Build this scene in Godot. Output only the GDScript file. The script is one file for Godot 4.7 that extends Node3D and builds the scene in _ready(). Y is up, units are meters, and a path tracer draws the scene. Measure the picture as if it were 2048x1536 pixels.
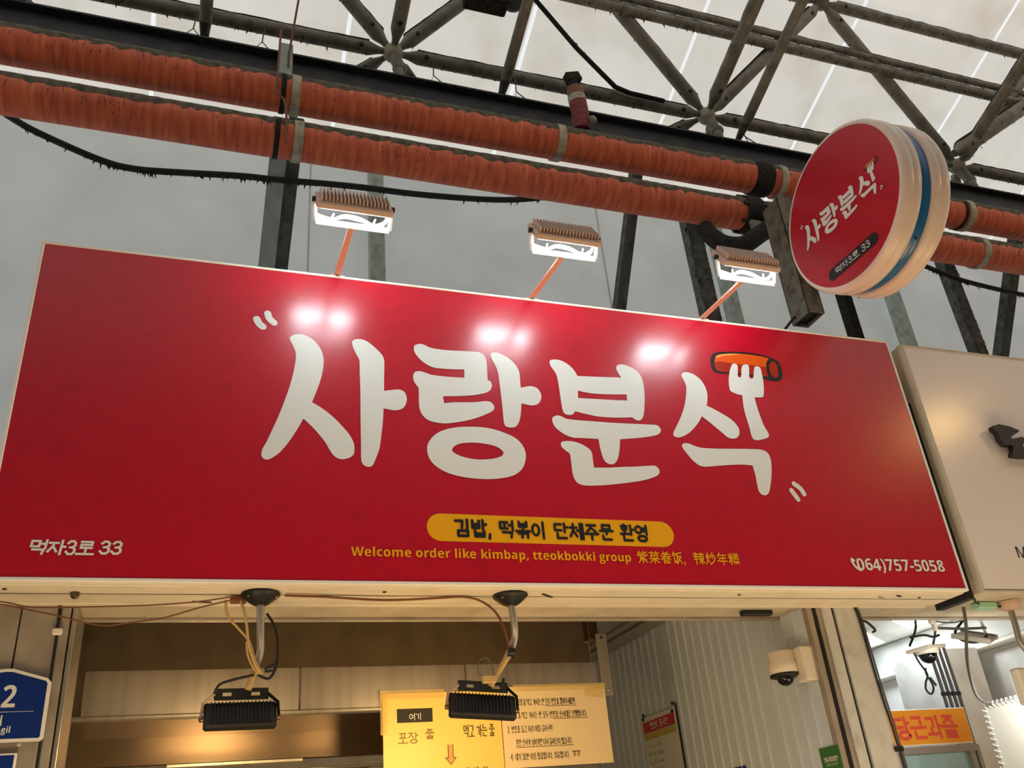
extends Node3D
# Units are metres. The bottom left corner of the big red sign's front is the origin; x runs along the street, z points at the street, the ground is at y = -2.45.

const GROUND := -2.45
var rng := RandomNumberGenerator.new()
var used := {}
var M := {}

# ---------------------------------------------------------------- outlines of the sign's lettering, in millimetres on the sign: x, y, corner flag
const LOGO := {
	"sa_siot": [847,897,0,853,909,0,868,918,0,894,920,0,922,908,0,946,885,0,962,856,0,969,820,0,967,783,0,960,742,0,947,696,0,931,647,1,954,634,0,981,615,0,1010,590,0,1037,561,0,1060,533,0,1076,502,0,1079,477,0,1076,456,0,1062,443,0,1041,436,0,1023,438,0,1006,450,0,992,472,0,979,496,0,956,526,0,933,552,0,903,581,1,888,548,0,870,513,0,849,477,0,827,447,0,804,427,0,787,419,0,774,425,0,769,437,0,772,458,0,784,485,0,800,529,0,817,577,0,833,629,0,848,683,0,860,737,0,868,787,0,871,828,0,867,851,0,858,873,0],
	"sa_a": [1072,901,0,1074,915,0,1087,923,0,1107,924,0,1128,917,0,1152,898,0,1177,872,0,1188,852,0,1190,829,0,1188,773,0,1187,715,1,1215,721,0,1243,725,0,1262,717,0,1270,693,0,1266,668,0,1252,648,0,1225,639,0,1201,641,0,1184,643,1,1180,587,0,1174,535,0,1167,487,0,1156,453,0,1144,423,0,1133,413,0,1115,415,0,1105,427,0,1102,445,0,1102,500,0,1101,586,0,1101,696,0,1099,787,0,1098,833,0,1090,851,0,1078,878,0],
	"rang_r": [1304,910,0,1309,922,0,1326,929,0,1345,927,0,1364,918,0,1390,914,0,1440,913,0,1495,916,0,1542,918,0,1569,915,0,1584,899,0,1589,871,0,1588,832,0,1587,796,1,1597,794,0,1603,778,0,1597,759,0,1582,745,0,1560,736,0,1521,726,0,1467,718,0,1407,712,1,1410,683,1,1447,690,0,1496,694,0,1538,699,0,1569,705,0,1592,703,0,1605,684,0,1597,667,0,1573,652,0,1538,635,0,1499,620,0,1457,609,0,1416,601,0,1380,601,0,1347,609,0,1328,626,0,1318,647,0,1315,674,0,1316,707,0,1316,739,1,1305,755,0,1298,772,0,1298,791,0,1305,805,0,1322,810,0,1340,807,0,1363,800,0,1404,797,0,1449,797,0,1495,799,1,1497,835,1,1451,831,0,1409,830,0,1379,831,0,1357,839,0,1335,853,0,1317,873,0,1306,891,0],
	"rang_a": [1608,910,0,1615,920,0,1633,924,0,1657,917,0,1680,904,0,1702,883,0,1716,858,0,1720,832,0,1719,806,0,1719,776,1,1741,783,0,1765,787,0,1787,780,0,1799,760,0,1800,741,0,1790,719,0,1773,706,0,1749,703,0,1729,706,0,1715,708,1,1711,678,0,1705,649,0,1696,624,0,1681,606,0,1661,602,0,1644,606,0,1638,619,0,1637,644,0,1637,685,0,1636,735,0,1634,785,0,1632,832,0,1623,866,0,1611,891,0],
	"rang_o": [1338,488,0,1341,512,0,1355,536,0,1381,561,0,1419,579,0,1460,589,0,1505,594,0,1554,595,0,1595,590,0,1640,577,0,1677,560,0,1701,535,0,1712,504,0,1710,477,0,1698,445,0,1675,420,0,1644,404,0,1602,394,0,1557,389,0,1506,389,0,1456,394,0,1413,404,0,1378,421,0,1354,442,0,1342,464,0],
	"rang_o_in": [1430,496,0,1441,512,0,1463,523,0,1497,529,0,1538,530,0,1575,526,0,1604,518,0,1622,504,0,1625,495,0,1617,483,0,1593,473,0,1563,467,0,1526,464,0,1489,467,0,1460,474,0,1437,485,0],
	"bun_b": [1852,900,0,1857,913,0,1875,918,0,1898,917,0,1924,906,0,1946,887,0,1959,867,0,1965,852,1,2009,854,0,2081,858,0,2160,863,1,2149,882,0,2143,903,0,2149,918,0,2164,925,0,2189,924,0,2216,914,0,2238,897,0,2252,873,0,2255,839,0,2252,793,0,2244,746,0,2235,709,0,2225,686,0,2211,674,0,2195,674,0,2178,685,1,2134,680,0,2086,677,0,2031,677,0,1985,683,0,1935,692,1,1923,678,0,1908,674,0,1891,677,0,1883,691,0,1881,720,0,1880,760,0,1879,800,0,1876,841,0,1869,863,0,1857,882,0],
	"bun_b_in": [1959,785,1,1991,780,0,2030,778,0,2069,779,0,2118,782,0,2170,787,1,2169,759,1,2106,756,0,2026,754,0,1955,752,1],
	"bun_u": [1834,646,0,1840,660,0,1858,668,0,1876,665,0,1894,657,0,1936,654,0,2012,654,0,2090,654,0,2170,656,0,2242,658,0,2283,658,0,2296,645,0,2296,632,0,2281,617,0,2249,607,0,2200,597,0,2151,590,0,2110,584,1,2104,552,0,2097,525,0,2086,497,0,2072,481,0,2056,475,0,2039,480,0,2028,494,0,2022,520,0,2019,551,0,2018,579,1,1979,579,0,1941,578,0,1911,578,0,1885,586,0,1859,602,0,1841,621,0],
	"bun_n": [1858,546,0,1863,556,0,1879,561,0,1905,562,0,1931,557,0,1956,546,0,1975,532,0,1982,518,0,1982,491,0,1982,458,1,2042,461,0,2100,467,0,2159,472,0,2211,478,0,2243,480,0,2257,469,0,2259,454,0,2247,440,0,2218,427,0,2169,413,0,2109,402,0,2051,393,0,1994,386,0,1938,383,0,1909,390,0,1896,407,0,1891,434,0,1891,467,0,1890,508,0,1877,519,0,1862,533,0],
	"sik_s": [2441,898,0,2450,913,0,2468,918,0,2495,914,0,2517,901,0,2535,880,0,2546,851,0,2548,822,0,2542,792,0,2533,766,1,2560,755,0,2591,739,0,2626,719,0,2651,697,0,2664,672,0,2662,648,0,2647,629,0,2624,622,0,2602,626,0,2588,639,0,2564,660,0,2535,686,0,2500,715,1,2477,684,0,2447,653,0,2418,630,0,2389,615,0,2367,610,0,2352,616,0,2352,628,0,2362,645,0,2385,679,0,2409,719,0,2430,763,0,2445,808,0,2453,843,0,2451,867,0],
	"sik_fork": [2668,898,0,2682,940,0,2700,975,0,2714,985,0,2728,980,0,2727,959,0,2719,928,0,2724,918,0,2735,924,0,2746,961,0,2756,980,0,2773,987,0,2786,982,0,2784,960,0,2776,928,0,2782,918,0,2796,924,0,2805,952,0,2816,978,0,2832,983,0,2844,976,0,2845,950,0,2843,914,0,2835,868,0,2824,836,0,2812,829,0,2778,826,1,2779,787,0,2783,744,0,2791,695,0,2803,663,0,2804,648,0,2792,637,0,2764,628,0,2740,623,0,2724,627,0,2718,642,0,2717,680,0,2713,728,0,2712,777,0,2719,831,1,2693,835,0,2670,844,0,2663,857,0],
	"sik_g": [2381,577,0,2393,586,0,2414,586,0,2440,577,0,2472,571,0,2539,572,0,2613,576,0,2688,580,0,2748,581,0,2775,570,0,2784,548,0,2782,515,0,2770,468,0,2755,427,0,2740,395,0,2722,380,0,2702,382,0,2692,397,0,2691,424,0,2693,460,0,2690,507,1,2646,508,0,2592,504,0,2533,497,0,2489,491,0,2460,489,0,2438,495,0,2414,516,0,2396,542,0,2383,562,0],
	"saus_line": [2599,988,0,2611,1015,0,2635,1032,0,2695,1043,0,2770,1050,0,2838,1049,0,2900,1040,0,2944,1023,0,2956,988,0,2952,950,0,2937,926,0,2913,916,0,2874,918,0,2824,927,0,2772,929,0,2695,932,0,2628,928,0,2605,937,0,2597,959,0],
	"saus_body": [2620,990,0,2632,1014,0,2655,1025,0,2714,1036,0,2788,1040,0,2851,1038,0,2903,1031,1,2886,1012,0,2878,990,0,2874,958,0,2876,935,1,2826,937,0,2774,938,0,2697,940,0,2640,938,0,2619,946,0,2616,966,0],
	"saus_low": [2619,984,1,2652,989,0,2702,985,0,2786,986,0,2875,984,1,2874,958,0,2876,935,1,2826,937,0,2774,938,0,2697,940,0,2640,938,0,2617,948,0],
	"saus_light": [2629,1009,1,2654,1024,0,2714,1035,0,2769,1038,1,2712,1026,0,2668,1018,0,2638,1006,0],
	"saus_end": [2893,992,0,2902,1006,0,2921,1016,0,2934,1006,0,2935,980,0,2929,951,0,2915,934,0,2900,938,0,2890,960,0],
	"q1": [729,967,739,948,752,937],
	"q2": [766,996,773,975,790,958],
	"q3": [2869,436,2894,418,2906,394],
	"q4": [2849,406,2870,369],
}

# ---------------------------------------------------------------- camera, sky and light
func set_view() -> void:
	var cam := Camera3D.new()
	cam.name = "camera"
	cam.fov = 46.0127
	cam.near = 0.05
	cam.far = 200.0
	cam.transform = Transform3D(Basis(Vector3(0.94402931, -0.08448409, 0.31885906), Vector3(-0.08133366, 0.87718349, 0.47321662), Vector3(-0.31967718, -0.47266433, 0.82121552)).orthonormalized(), Vector3(0.57512835, -0.8510142, 2.84960126))
	add_child(cam)
	cam.current = true
	var e := Environment.new()
	e.background_mode = Environment.BG_SKY
	var sm := ProceduralSkyMaterial.new()
	sm.sky_top_color = Color(0.80, 0.83, 0.87)
	sm.sky_horizon_color = Color(0.84, 0.85, 0.86)
	sm.ground_bottom_color = Color(0.42, 0.41, 0.40)
	sm.ground_horizon_color = Color(0.66, 0.66, 0.66)
	sm.sky_energy_multiplier = SKY
	sm.ground_energy_multiplier = SKY
	var sky := Sky.new()
	sky.sky_material = sm
	e.sky = sky
	e.tonemap_mode = Environment.TONE_MAPPER_LINEAR
	e.tonemap_exposure = EXPOSURE
	e.sdfgi_enabled = true
	e.ssao_enabled = true
	e.ssil_enabled = true
	var we := WorldEnvironment.new()
	we.name = "environment"
	we.environment = e
	add_child(we)

const SKY := 1.54
const EXPOSURE := 1.18
const SIGN_LAMP := 0.185
const SHOP_LAMP := 0.34
const PANEL_LAMP := 0.34
const FILL_LAMP := 1.0

func area_light(called: String, at: Vector3, towards: Vector3, size: Vector2, c: Color, energy: float, parent: Node) -> void:
	var l := AreaLight3D.new()
	l.name = called
	l.area_size = size
	l.light_color = c
	l.light_energy = energy
	l.shadow_enabled = true
	l.area_range = 30.0
	parent.add_child(l, true)
	var up := Vector3.RIGHT if absf(towards.normalized().y) > 0.95 else Vector3.UP
	l.transform = Transform3D(Basis.looking_at(towards, up), at)

# ---------------------------------------------------------------- naming
func numbered(called: String) -> String:
	if not used.has(called):
		used[called] = 0
		return called
	used[called] += 1
	return "%s_%03d" % [called, used[called]]

func tag(o: Node, label: String, category: String, group := "", kind := "") -> Node:
	if label: o.set_meta("label", label)
	if category: o.set_meta("category", category)
	if group: o.set_meta("group", group)
	if kind: o.set_meta("kind", kind)
	return o

func thing(called: String, at: Vector3, label: String, category: String, group := "") -> Node3D:
	var o := Node3D.new()
	o.name = numbered(called)
	add_child(o)
	o.position = at
	tag(o, label, category, group)
	return o

func struct(called: String, label: String, category: String) -> Node3D:
	var o := thing(called, Vector3.ZERO, label, category)
	o.set_meta("kind", "structure")
	return o

# a mesh made in world coordinates, hung under its parent (which may stand elsewhere)
func obj(called: String, st: SurfaceTool, m: Material, parent: Node = self) -> MeshInstance3D:
	st.generate_normals()
	var o := MeshInstance3D.new()
	o.mesh = st.commit()
	o.material_override = m
	o.name = numbered(called) if parent == self else called
	parent.add_child(o, true)
	var off := Vector3.ZERO
	var p := parent
	while p != self and p is Node3D:
		off += (p as Node3D).position
		p = p.get_parent()
	o.position = -off
	return o

# ---------------------------------------------------------------- shapes
func mk() -> SurfaceTool:
	var st := SurfaceTool.new()
	st.begin(Mesh.PRIMITIVE_TRIANGLES)
	st.set_smooth_group(-1)
	return st

func vtx(st: SurfaceTool, p: Vector3, uv := Vector2.ZERO) -> void:
	st.set_uv(uv)
	st.add_vertex(p)

func tri(st: SurfaceTool, a: Vector3, b: Vector3, c: Vector3) -> void:
	vtx(st, a); vtx(st, b); vtx(st, c)

func quad(st: SurfaceTool, a: Vector3, b: Vector3, c: Vector3, d: Vector3) -> void:
	vtx(st, a, Vector2(0, 1)); vtx(st, b, Vector2(1, 1)); vtx(st, c, Vector2(1, 0))
	vtx(st, a, Vector2(0, 1)); vtx(st, c, Vector2(1, 0)); vtx(st, d, Vector2(0, 0))

# a box between two corners with bevelled edges
func box(st: SurfaceTool, lo: Vector3, hi: Vector3, b := 0.004, t := Transform3D()) -> void:
	st.set_smooth_group(-1)
	var c := (lo + hi) / 2.0
	var h := (hi - lo).abs() / 2.0
	b = minf(b, minf(h.x, minf(h.y, h.z)) * 0.45)
	for axis in 3:
		var u := (axis + 1) % 3
		var w := (axis + 2) % 3
		for s in [-1.0, 1.0]:
			var q: Array[Vector3] = []
			for k in [[-1, -1], [1, -1], [1, 1], [-1, 1]]:
				var p := Vector3.ZERO
				p[axis] = s * h[axis]
				p[u] = k[0] * (h[u] - b)
				p[w] = k[1] * (h[w] - b)
				q.append(t * (c + p))
			if s < 0: quad(st, q[0], q[1], q[2], q[3])
			else: quad(st, q[3], q[2], q[1], q[0])
		for s in [-1.0, 1.0]:
			for r in [-1.0, 1.0]:
				var p0 := Vector3.ZERO; var p1 := Vector3.ZERO
				p0[u] = s * h[u]; p0[w] = r * (h[w] - b)
				p1[u] = s * (h[u] - b); p1[w] = r * h[w]
				var e0 := p0; var e1 := p1; var f0 := p0; var f1 := p1
				e0[axis] = -(h[axis] - b); e1[axis] = -(h[axis] - b)
				f0[axis] = h[axis] - b; f1[axis] = h[axis] - b
				if s * r > 0: quad(st, t * (c + e0), t * (c + f0), t * (c + f1), t * (c + e1))
				else: quad(st, t * (c + e1), t * (c + f1), t * (c + f0), t * (c + e0))
	for sx in [-1.0, 1.0]:
		for sy in [-1.0, 1.0]:
			for sz in [-1.0, 1.0]:
				var pa := t * (c + Vector3(sx * h.x, sy * (h.y - b), sz * (h.z - b)))
				var pb := t * (c + Vector3(sx * (h.x - b), sy * h.y, sz * (h.z - b)))
				var pc := t * (c + Vector3(sx * (h.x - b), sy * (h.y - b), sz * h.z))
				if sx * sy * sz > 0: tri(st, pa, pc, pb)
				else: tri(st, pa, pb, pc)

# a tube through points; radius may be a number or one number for each point
func tube(st: SurfaceTool, pts: Array, radius, sides := 10, caps := true, squash := 1.0) -> void:
	var n := pts.size()
	var rings: Array = []
	var d0: Vector3 = (pts[1] - pts[0]).normalized()
	var side := d0.cross(Vector3.UP)
	if side.length() < 0.05: side = d0.cross(Vector3.RIGHT)
	side = side.normalized()
	var run := 0.0
	var along := []
	for i in n:
		var p: Vector3 = pts[i]
		var d: Vector3 = (pts[mini(i + 1, n - 1)] - pts[maxi(i - 1, 0)]).normalized()
		side = (side - d * side.dot(d)).normalized()
		var up := side.cross(d)
		var r: float = radius[i] if radius is Array else radius
		if i > 0: run += p.distance_to(pts[i - 1])
		along.append(run)
		var ring := []
		for k in sides + 1:
			var a := TAU * k / sides
			ring.append(p + (side * cos(a) + up * sin(a) * squash) * r)
		rings.append(ring)
	st.set_smooth_group(0 if sides > 5 else -1)
	for i in n - 1:
		for k in sides:
			var a: Vector3 = rings[i][k]; var b: Vector3 = rings[i][k + 1]
			var c: Vector3 = rings[i + 1][k + 1]; var d: Vector3 = rings[i + 1][k]
			var u0 := Vector2(along[i], float(k) / sides); var u1 := Vector2(along[i], float(k + 1) / sides)
			var u2 := Vector2(along[i + 1], float(k + 1) / sides); var u3 := Vector2(along[i + 1], float(k) / sides)
			vtx(st, a, u0); vtx(st, b, u1); vtx(st, c, u2)
			vtx(st, a, u0); vtx(st, c, u2); vtx(st, d, u3)
	st.set_smooth_group(-1)
	if caps:
		for k in sides:
			tri(st, pts[0], rings[0][k + 1], rings[0][k])
			tri(st, pts[n - 1], rings[n - 1][k], rings[n - 1][k + 1])

# a profile of (radius, height) turned about an axis
func lathe(st: SurfaceTool, prof: Array, at: Vector3, axis: Vector3, sides := 24, smooth := true) -> void:
	var a := axis.normalized()
	var u := a.cross(Vector3.UP)
	if u.length() < 0.05: u = a.cross(Vector3.RIGHT)
	u = u.normalized()
	var w := a.cross(u)
	st.set_smooth_group(0 if smooth else -1)
	for i in prof.size() - 1:
		for k in sides:
			var q := []
			for j in [[i, k], [i, k + 1], [i + 1, k + 1], [i + 1, k]]:
				var g: float = TAU * j[1] / sides
				var pr: Vector2 = prof[j[0]]
				q.append(at + a * pr.y + (u * cos(g) + w * sin(g)) * pr.x)
			if prof[i].x > 0.00001: tri(st, q[0], q[2], q[1])
			if prof[i + 1].x > 0.00001: tri(st, q[0], q[3], q[2])
	st.set_smooth_group(-1)

func ball(st: SurfaceTool, at: Vector3, r: float, sides := 14) -> void:
	var prof := []
	for i in 9:
		var a := PI * i / 8.0
		prof.append(Vector2(sin(a) * r, -cos(a) * r))
	prof[0].x = 0.0; prof[8].x = 0.0
	lathe(st, prof, at, Vector3.UP, sides)

func spline(pts: Array, steps := 6) -> Array:
	var out := []
	var n := pts.size()
	for i in n - 1:
		var p0: Vector3 = pts[maxi(i - 1, 0)]; var p1: Vector3 = pts[i]
		var p2: Vector3 = pts[i + 1]; var p3: Vector3 = pts[mini(i + 2, n - 1)]
		for s in steps:
			out.append(p1.cubic_interpolate(p2, p0, p3, float(s) / steps))
	out.append(pts[n - 1])
	return out

# threads of dust hanging from a line
func fringe(st: SurfaceTool, a: Vector3, b: Vector3, r: float, n: int, length: float) -> void:
	for i in n:
		var p := a.lerp(b, rng.randf()) + Vector3(rng.randf_range(-1, 1) * r * 0.6, -r * rng.randf_range(0.75, 1.0), rng.randf_range(-1, 1) * r * 0.6)
		var w := rng.randf_range(0.002, 0.007)
		var l := length * rng.randf_range(0.3, 1.0)
		var d := (b - a).normalized()
		var tip := p + Vector3(rng.randf_range(-0.4, 0.4) * l, -l, rng.randf_range(-0.3, 0.3) * l)
		var q := p + d * w
		var k := p + Vector3(0, 0, w)
		tri(st, p - d * w, q, tip); tri(st, q, k, tip); tri(st, k, p - d * w, tip)

# a rough crust of dust lying on the upper side of a tube that runs along x or any other way
func crust(st: SurfaceTool, a: Vector3, b: Vector3, r: float, half: float, thick: float, step := 0.05) -> void:
	var d := (b - a).normalized()
	var side := d.cross(Vector3.UP).normalized()
	var up := side.cross(d)
	var n := maxi(2, int(a.distance_to(b) / step))
	var rows := []
	for i in n + 1:
		var p := a.lerp(b, float(i) / n)
		var row := []
		var l := -half * rng.randf_range(0.85, 1.08)
		var h := half * rng.randf_range(0.85, 1.08)
		for k in 13:
			var g := lerpf(l, h, k / 12.0)
			var rr := r + (0.0006 if k == 0 or k == 12 else 0.0015 + thick * rng.randf_range(0.3, 1.0))
			row.append(p + (up * cos(g) + side * sin(g)) * rr)
		rows.append(row)
	for i in n:
		for k in 12:
			quad(st, rows[i][k], rows[i + 1][k], rows[i + 1][k + 1], rows[i][k + 1])

# a straight outline pushed along a direction
func prism(st: SurfaceTool, outline: PackedVector2Array, o: Vector3, r: Vector3, u: Vector3, depth: Vector3) -> void:
	st.set_smooth_group(-1)
	var idx := Geometry2D.triangulate_polygon(outline)
	for i in range(0, idx.size(), 3):
		var p := []
		for k in 3:
			var q := outline[idx[i + k]]
			p.append(o + r * q.x + u * q.y)
		tri(st, p[0], p[1], p[2])
		tri(st, p[2] + depth, p[1] + depth, p[0] + depth)
	for i in outline.size():
		var a := outline[i]; var b := outline[(i + 1) % outline.size()]
		var pa := o + r * a.x + u * a.y; var pb := o + r * b.x + u * b.y
		quad(st, pa, pb, pb + depth, pa + depth)

# ---------------------------------------------------------------- print: flat shapes on a face given by origin, right and up
func fill(st: SurfaceTool, outline: PackedVector2Array, o: Vector3, r: Vector3, u: Vector3) -> void:
	var idx := Geometry2D.triangulate_polygon(outline)
	for i in range(0, idx.size(), 3):
		var a := outline[idx[i]]; var b := outline[idx[i + 1]]; var c := outline[idx[i + 2]]
		if (b - a).cross(c - a) > 0:
			var t := b; b = c; c = t
		tri(st, o + r * a.x + u * a.y, o + r * b.x + u * b.y, o + r * c.x + u * c.y)

# closed curve through points, sharp where flagged
func curve(flat: Array, steps := 4) -> PackedVector2Array:
	var p: Array[Vector2] = []
	var c: Array[bool] = []
	for i in range(0, flat.size(), 3):
		p.append(Vector2(flat[i], flat[i + 1]) * 0.001)
		c.append(flat[i + 2] == 1)
	var n := p.size()
	var out := PackedVector2Array()
	for i in n:
		var p1 := p[i]; var p2 := p[(i + 1) % n]
		var p0 := p1 if c[i] else p[(i + n - 1) % n]
		var p3 := p2 if c[(i + 1) % n] else p[(i + 2) % n]
		for s in steps:
			out.append(p1.cubic_interpolate(p2, p0, p3, float(s) / steps))
	return out

# an outline with a hole, joined by a hair-thin slit
func holed(outer: PackedVector2Array, inner: PackedVector2Array) -> PackedVector2Array:
	if Geometry2D.is_polygon_clockwise(outer): outer.reverse()
	if not Geometry2D.is_polygon_clockwise(inner): inner.reverse()
	var pairs := []
	for i in outer.size():
		for k in inner.size(): pairs.append([outer[i].distance_to(inner[k]), i, k])
	pairs.sort_custom(func(p, q): return p[0] < q[0])
	for e in pairs.slice(0, 400):
		var i: int = e[1]
		var k: int = e[2]
		for side in [1.0, -1.0]:
			var gap: Vector2 = (inner[k] - outer[i]).orthogonal().normalized() * 0.0002 * side
			var out := PackedVector2Array()
			for j in i + 1: out.append(outer[j])
			for j in inner.size(): out.append(inner[(k + j) % inner.size()])
			out.append(inner[k] - gap)
			out.append(outer[i] - gap)
			for j in range(i + 1, outer.size()): out.append(outer[j])
			if Geometry2D.triangulate_polygon(out).size() > 0: return out
	return outer

var layer := 0
func stroke(st: SurfaceTool, pts: Array, w: float, base: Vector3, r: Vector3, u: Vector3, rounded := false) -> void:
	var lift := r.cross(u).normalized() * 0.00004
	var o := base
	for i in pts.size() - 1:
		layer = (layer + 1) % 14
		o = base + lift * layer
		var a: Vector2 = pts[i]; var b: Vector2 = pts[i + 1]
		var d := (b - a)
		if d.length() < 0.00001: continue
		d = d.normalized()
		var n := d.orthogonal() * w / 2.0
		var e := Vector2.ZERO if rounded else d * w / 2.0 * 0.9
		var q := PackedVector2Array([a - e - n, b + e - n, b + e + n, a - e + n])
		fill(st, q, o, r, u)
	if rounded:
		for p in pts:
			layer = (layer + 1) % 14
			o = base + lift * layer
			var disc := PackedVector2Array()
			for k in 10: disc.append(p + Vector2.from_angle(TAU * k / 10) * w / 2.0)
			fill(st, disc, o, r, u)

func pill(half: float, h: float) -> PackedVector2Array:
	var out := PackedVector2Array()
	for k in 13: out.append(Vector2(half - h, 0) + Vector2.from_angle(-PI / 2 + PI * k / 12) * h)
	for k in 13: out.append(Vector2(-half + h, 0) + Vector2.from_angle(PI / 2 + PI * k / 12) * h)
	return out

func rect(x0: float, y0: float, x1: float, y1: float) -> PackedVector2Array:
	return PackedVector2Array([Vector2(x0, y0), Vector2(x1, y0), Vector2(x1, y1), Vector2(x0, y1)])

# --- strokes of the Korean letters in a unit square, y down
const JAMO := {
	"g": [[.05,.1,.9,.1,.82,.97]], "n": [[.1,.03,.1,.88,.95,.88]], "d": [[.95,.1,.1,.1,.1,.9,.95,.9]],
	"r": [[.05,.06,.92,.06,.92,.5,.08,.5,.08,.94,.95,.94]], "m": [[.08,.08,.92,.08,.92,.92,.08,.92,.08,.08]],
	"b": [[.1,.02,.1,.95,.9,.95,.9,.02],[.1,.5,.9,.5]], "s": [[.5,.05,.47,.35,.05,.95],[.5,.4,.95,.95]],
	"j": [[.05,.08,.95,.08],[.52,.1,.47,.4,.05,.95],[.5,.45,.95,.95]], "c": [[.5,-.14,.5,.04],[.05,.18,.95,.18],[.52,.2,.47,.45,.05,.98],[.5,.5,.95,.98]],
	"k": [[.05,.1,.9,.1,.82,.97],[.05,.5,.86,.48]], "t": [[.95,.08,.1,.08,.1,.92,.95,.92],[.1,.5,.9,.5]],
	"p": [[.05,.08,.95,.08],[.3,.08,.3,.9],[.7,.08,.7,.9],[.03,.92,.97,.92]], "h": [[.5,-.1,.5,.06],[.05,.2,.95,.2]],
}
const INITIAL := ["g","gg","n","d","dd","r","m","b","bb","s","ss","o","j","jj","c","k","t","p","h"]
const FINAL := ["","g","gg","gs","n","nj","nh","d","r","rg","rm","rb","rs","rt","rp","rh","m","b","bs","s","ss","o","j","c","k","t","p","h"]
const UPRIGHT := {0: [[.4,0,.4,1],[.4,.45,1,.45]], 1: [[.2,0,.2,1],[.85,0,.85,1],[.2,.45,.85,.45]], 2: [[.4,0,.4,1],[.4,.3,1,.3],[.4,.6,1,.6]], 4: [[.75,0,.75,1],[.05,.45,.75,.45]], 5: [[.5,0,.5,1],[.98,0,.98,1],[-.15,.45,.5,.45]], 6: [[.75,0,.75,1],[.05,.3,.75,.3],[.05,.6,.75,.6]], 7: [[.5,0,.5,1],[.98,0,.98,1],[-.15,.32,.5,.32],[-.15,.6,.5,.6]], 20: [[.55,0,.55,1]]}
const LEVEL := {8: [[0,.88,1,.88],[.5,.1,.5,.88]], 12: [[0,.88,1,.88],[.32,.1,.32,.88],[.68,.1,.68,.88]], 13: [[0,.12,1,.12],[.5,.12,.5,1]], 17: [[0,.12,1,.12],[.32,.12,.32,1],[.68,.12,.68,1]], 18: [[0,.5,1,.5]]}
const BOTH := {9: [8, 0], 10: [8, 1], 11: [8, 20], 14: [13, 4], 15: [13, 5], 16: [13, 20], 19: [18, 20]}
const SIGNS := {
	"3": [[.1,.18,.3,.03,.6,.03,.8,.16,.8,.34,.62,.47,.35,.48],[.62,.47,.85,.62,.85,.82,.65,.97,.3,.97,.06,.8]],
	"0": [[.5,.02,.8,.15,.88,.5,.8,.85,.5,.98,.2,.85,.12,.5,.2,.15,.5,.02]], "4": [[.7,.98,.7,.02,.05,.68,.95,.68]], "2": [[.1,.25,.25,.05,.65,.05,.85,.25,.75,.5,.1,.97,.9,.97]],
	".": [[.1,.93,.2,.93]], ",": [[.25,.85,.15,1.1]], "!": [[.2,.03,.2,.68],[.2,.92,.2,.95]], "~": [[.05,.55,.3,.42,.65,.6,.92,.46]],
	"&": [[.9,.95,.25,.25,.4,.04,.6,.2,.15,.62,.2,.9,.5,.95,.88,.6]],
	"紫": [[.1,.1,.1,.36],[.26,.02,.26,.34],[.26,.18,.44,.18],[.02,.38,.46,.33],[.58,.02,.58,.34,.94,.34,.94,.26],[.9,.08,.58,.2],[.45,.42,.25,.57,.65,.57],[.7,.47,.25,.71,.8,.71],[.5,.71,.5,1],[.25,.8,.1,.95],[.72,.8,.9,.95]],
	"菜": [[.05,.13,.95,.13],[.3,0,.3,.26],[.7,0,.7,.26],[.85,.29,.15,.37],[.18,.43,.26,.53],[.48,.41,.52,.51],[.84,.4,.72,.53],[.05,.62,.95,.62],[.5,.54,.5,1],[.5,.64,.08,.94],[.5,.64,.92,.94]],
	"卷": [[.3,.02,.38,.14],[.7,.02,.62,.14],[.12,.22,.88,.22],[.04,.41,.96,.41],[.5,.12,.46,.41,.06,.68],[.62,.41,.94,.66],[.3,.6,.7,.6,.7,.78,.3,.78],[.3,.6,.3,.95,.8,.95,.84,.83]],
	"饭": [[.22,0,.06,.3],[.18,.16,.4,.16,.36,.28],[.22,.3,.22,.9,.4,.76],[.92,.06,.52,.14,.52,.5,.42,.96],[.52,.36,.88,.36,.5,.98],[.58,.5,.96,.98]],
	"辣": [[.22,0,.22,.1],[.04,.13,.42,.13],[.14,.19,.18,.31],[.32,.19,.28,.31],[.02,.37,.44,.37],[.04,.59,.42,.59],[.22,.37,.22,1],[.5,.14,.98,.14],[.56,.3,.92,.3,.92,.56,.56,.56,.56,.3],[.74,0,.74,1],[.74,.58,.5,.9],[.74,.58,.98,.9]],
	"炒": [[.1,.24,.14,.44],[.38,.2,.32,.4],[.24,.02,.24,.5,.06,.96],[.24,.6,.4,.86],[.7,0,.7,.5],[.58,.18,.48,.46],[.82,.18,.94,.42],[.92,.5,.74,.8,.46,.98]],
	"年": [[.3,0,.1,.32],[.22,.18,.9,.18],[.24,.44,.86,.44],[.26,.44,.26,.7],[.04,.7,.96,.7],[.58,.18,.58,1]],
	"糕": [[.06,.12,.12,.3],[.4,.12,.34,.3],[.02,.4,.46,.4],[.24,0,.24,1],[.24,.44,.04,.8],[.24,.44,.44,.74],[.6,0,.66,.1],[.88,0,.82,.1],[.52,.16,.98,.16],[.54,.32,.96,.32],[.48,.5,1,.5],[.74,.16,.74,.5],[.54,.68,.5,.9],[.66,.7,.68,.88],[.8,.7,.82,.88],[.92,.68,.98,.88]],
}
const NARROW := {"3": 0.62, "0": 0.62, "4": 0.62, "2": 0.62, ".": 0.3, ",": 0.4, "!": 0.28, "~": 0.6, "&": 0.75}

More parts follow.
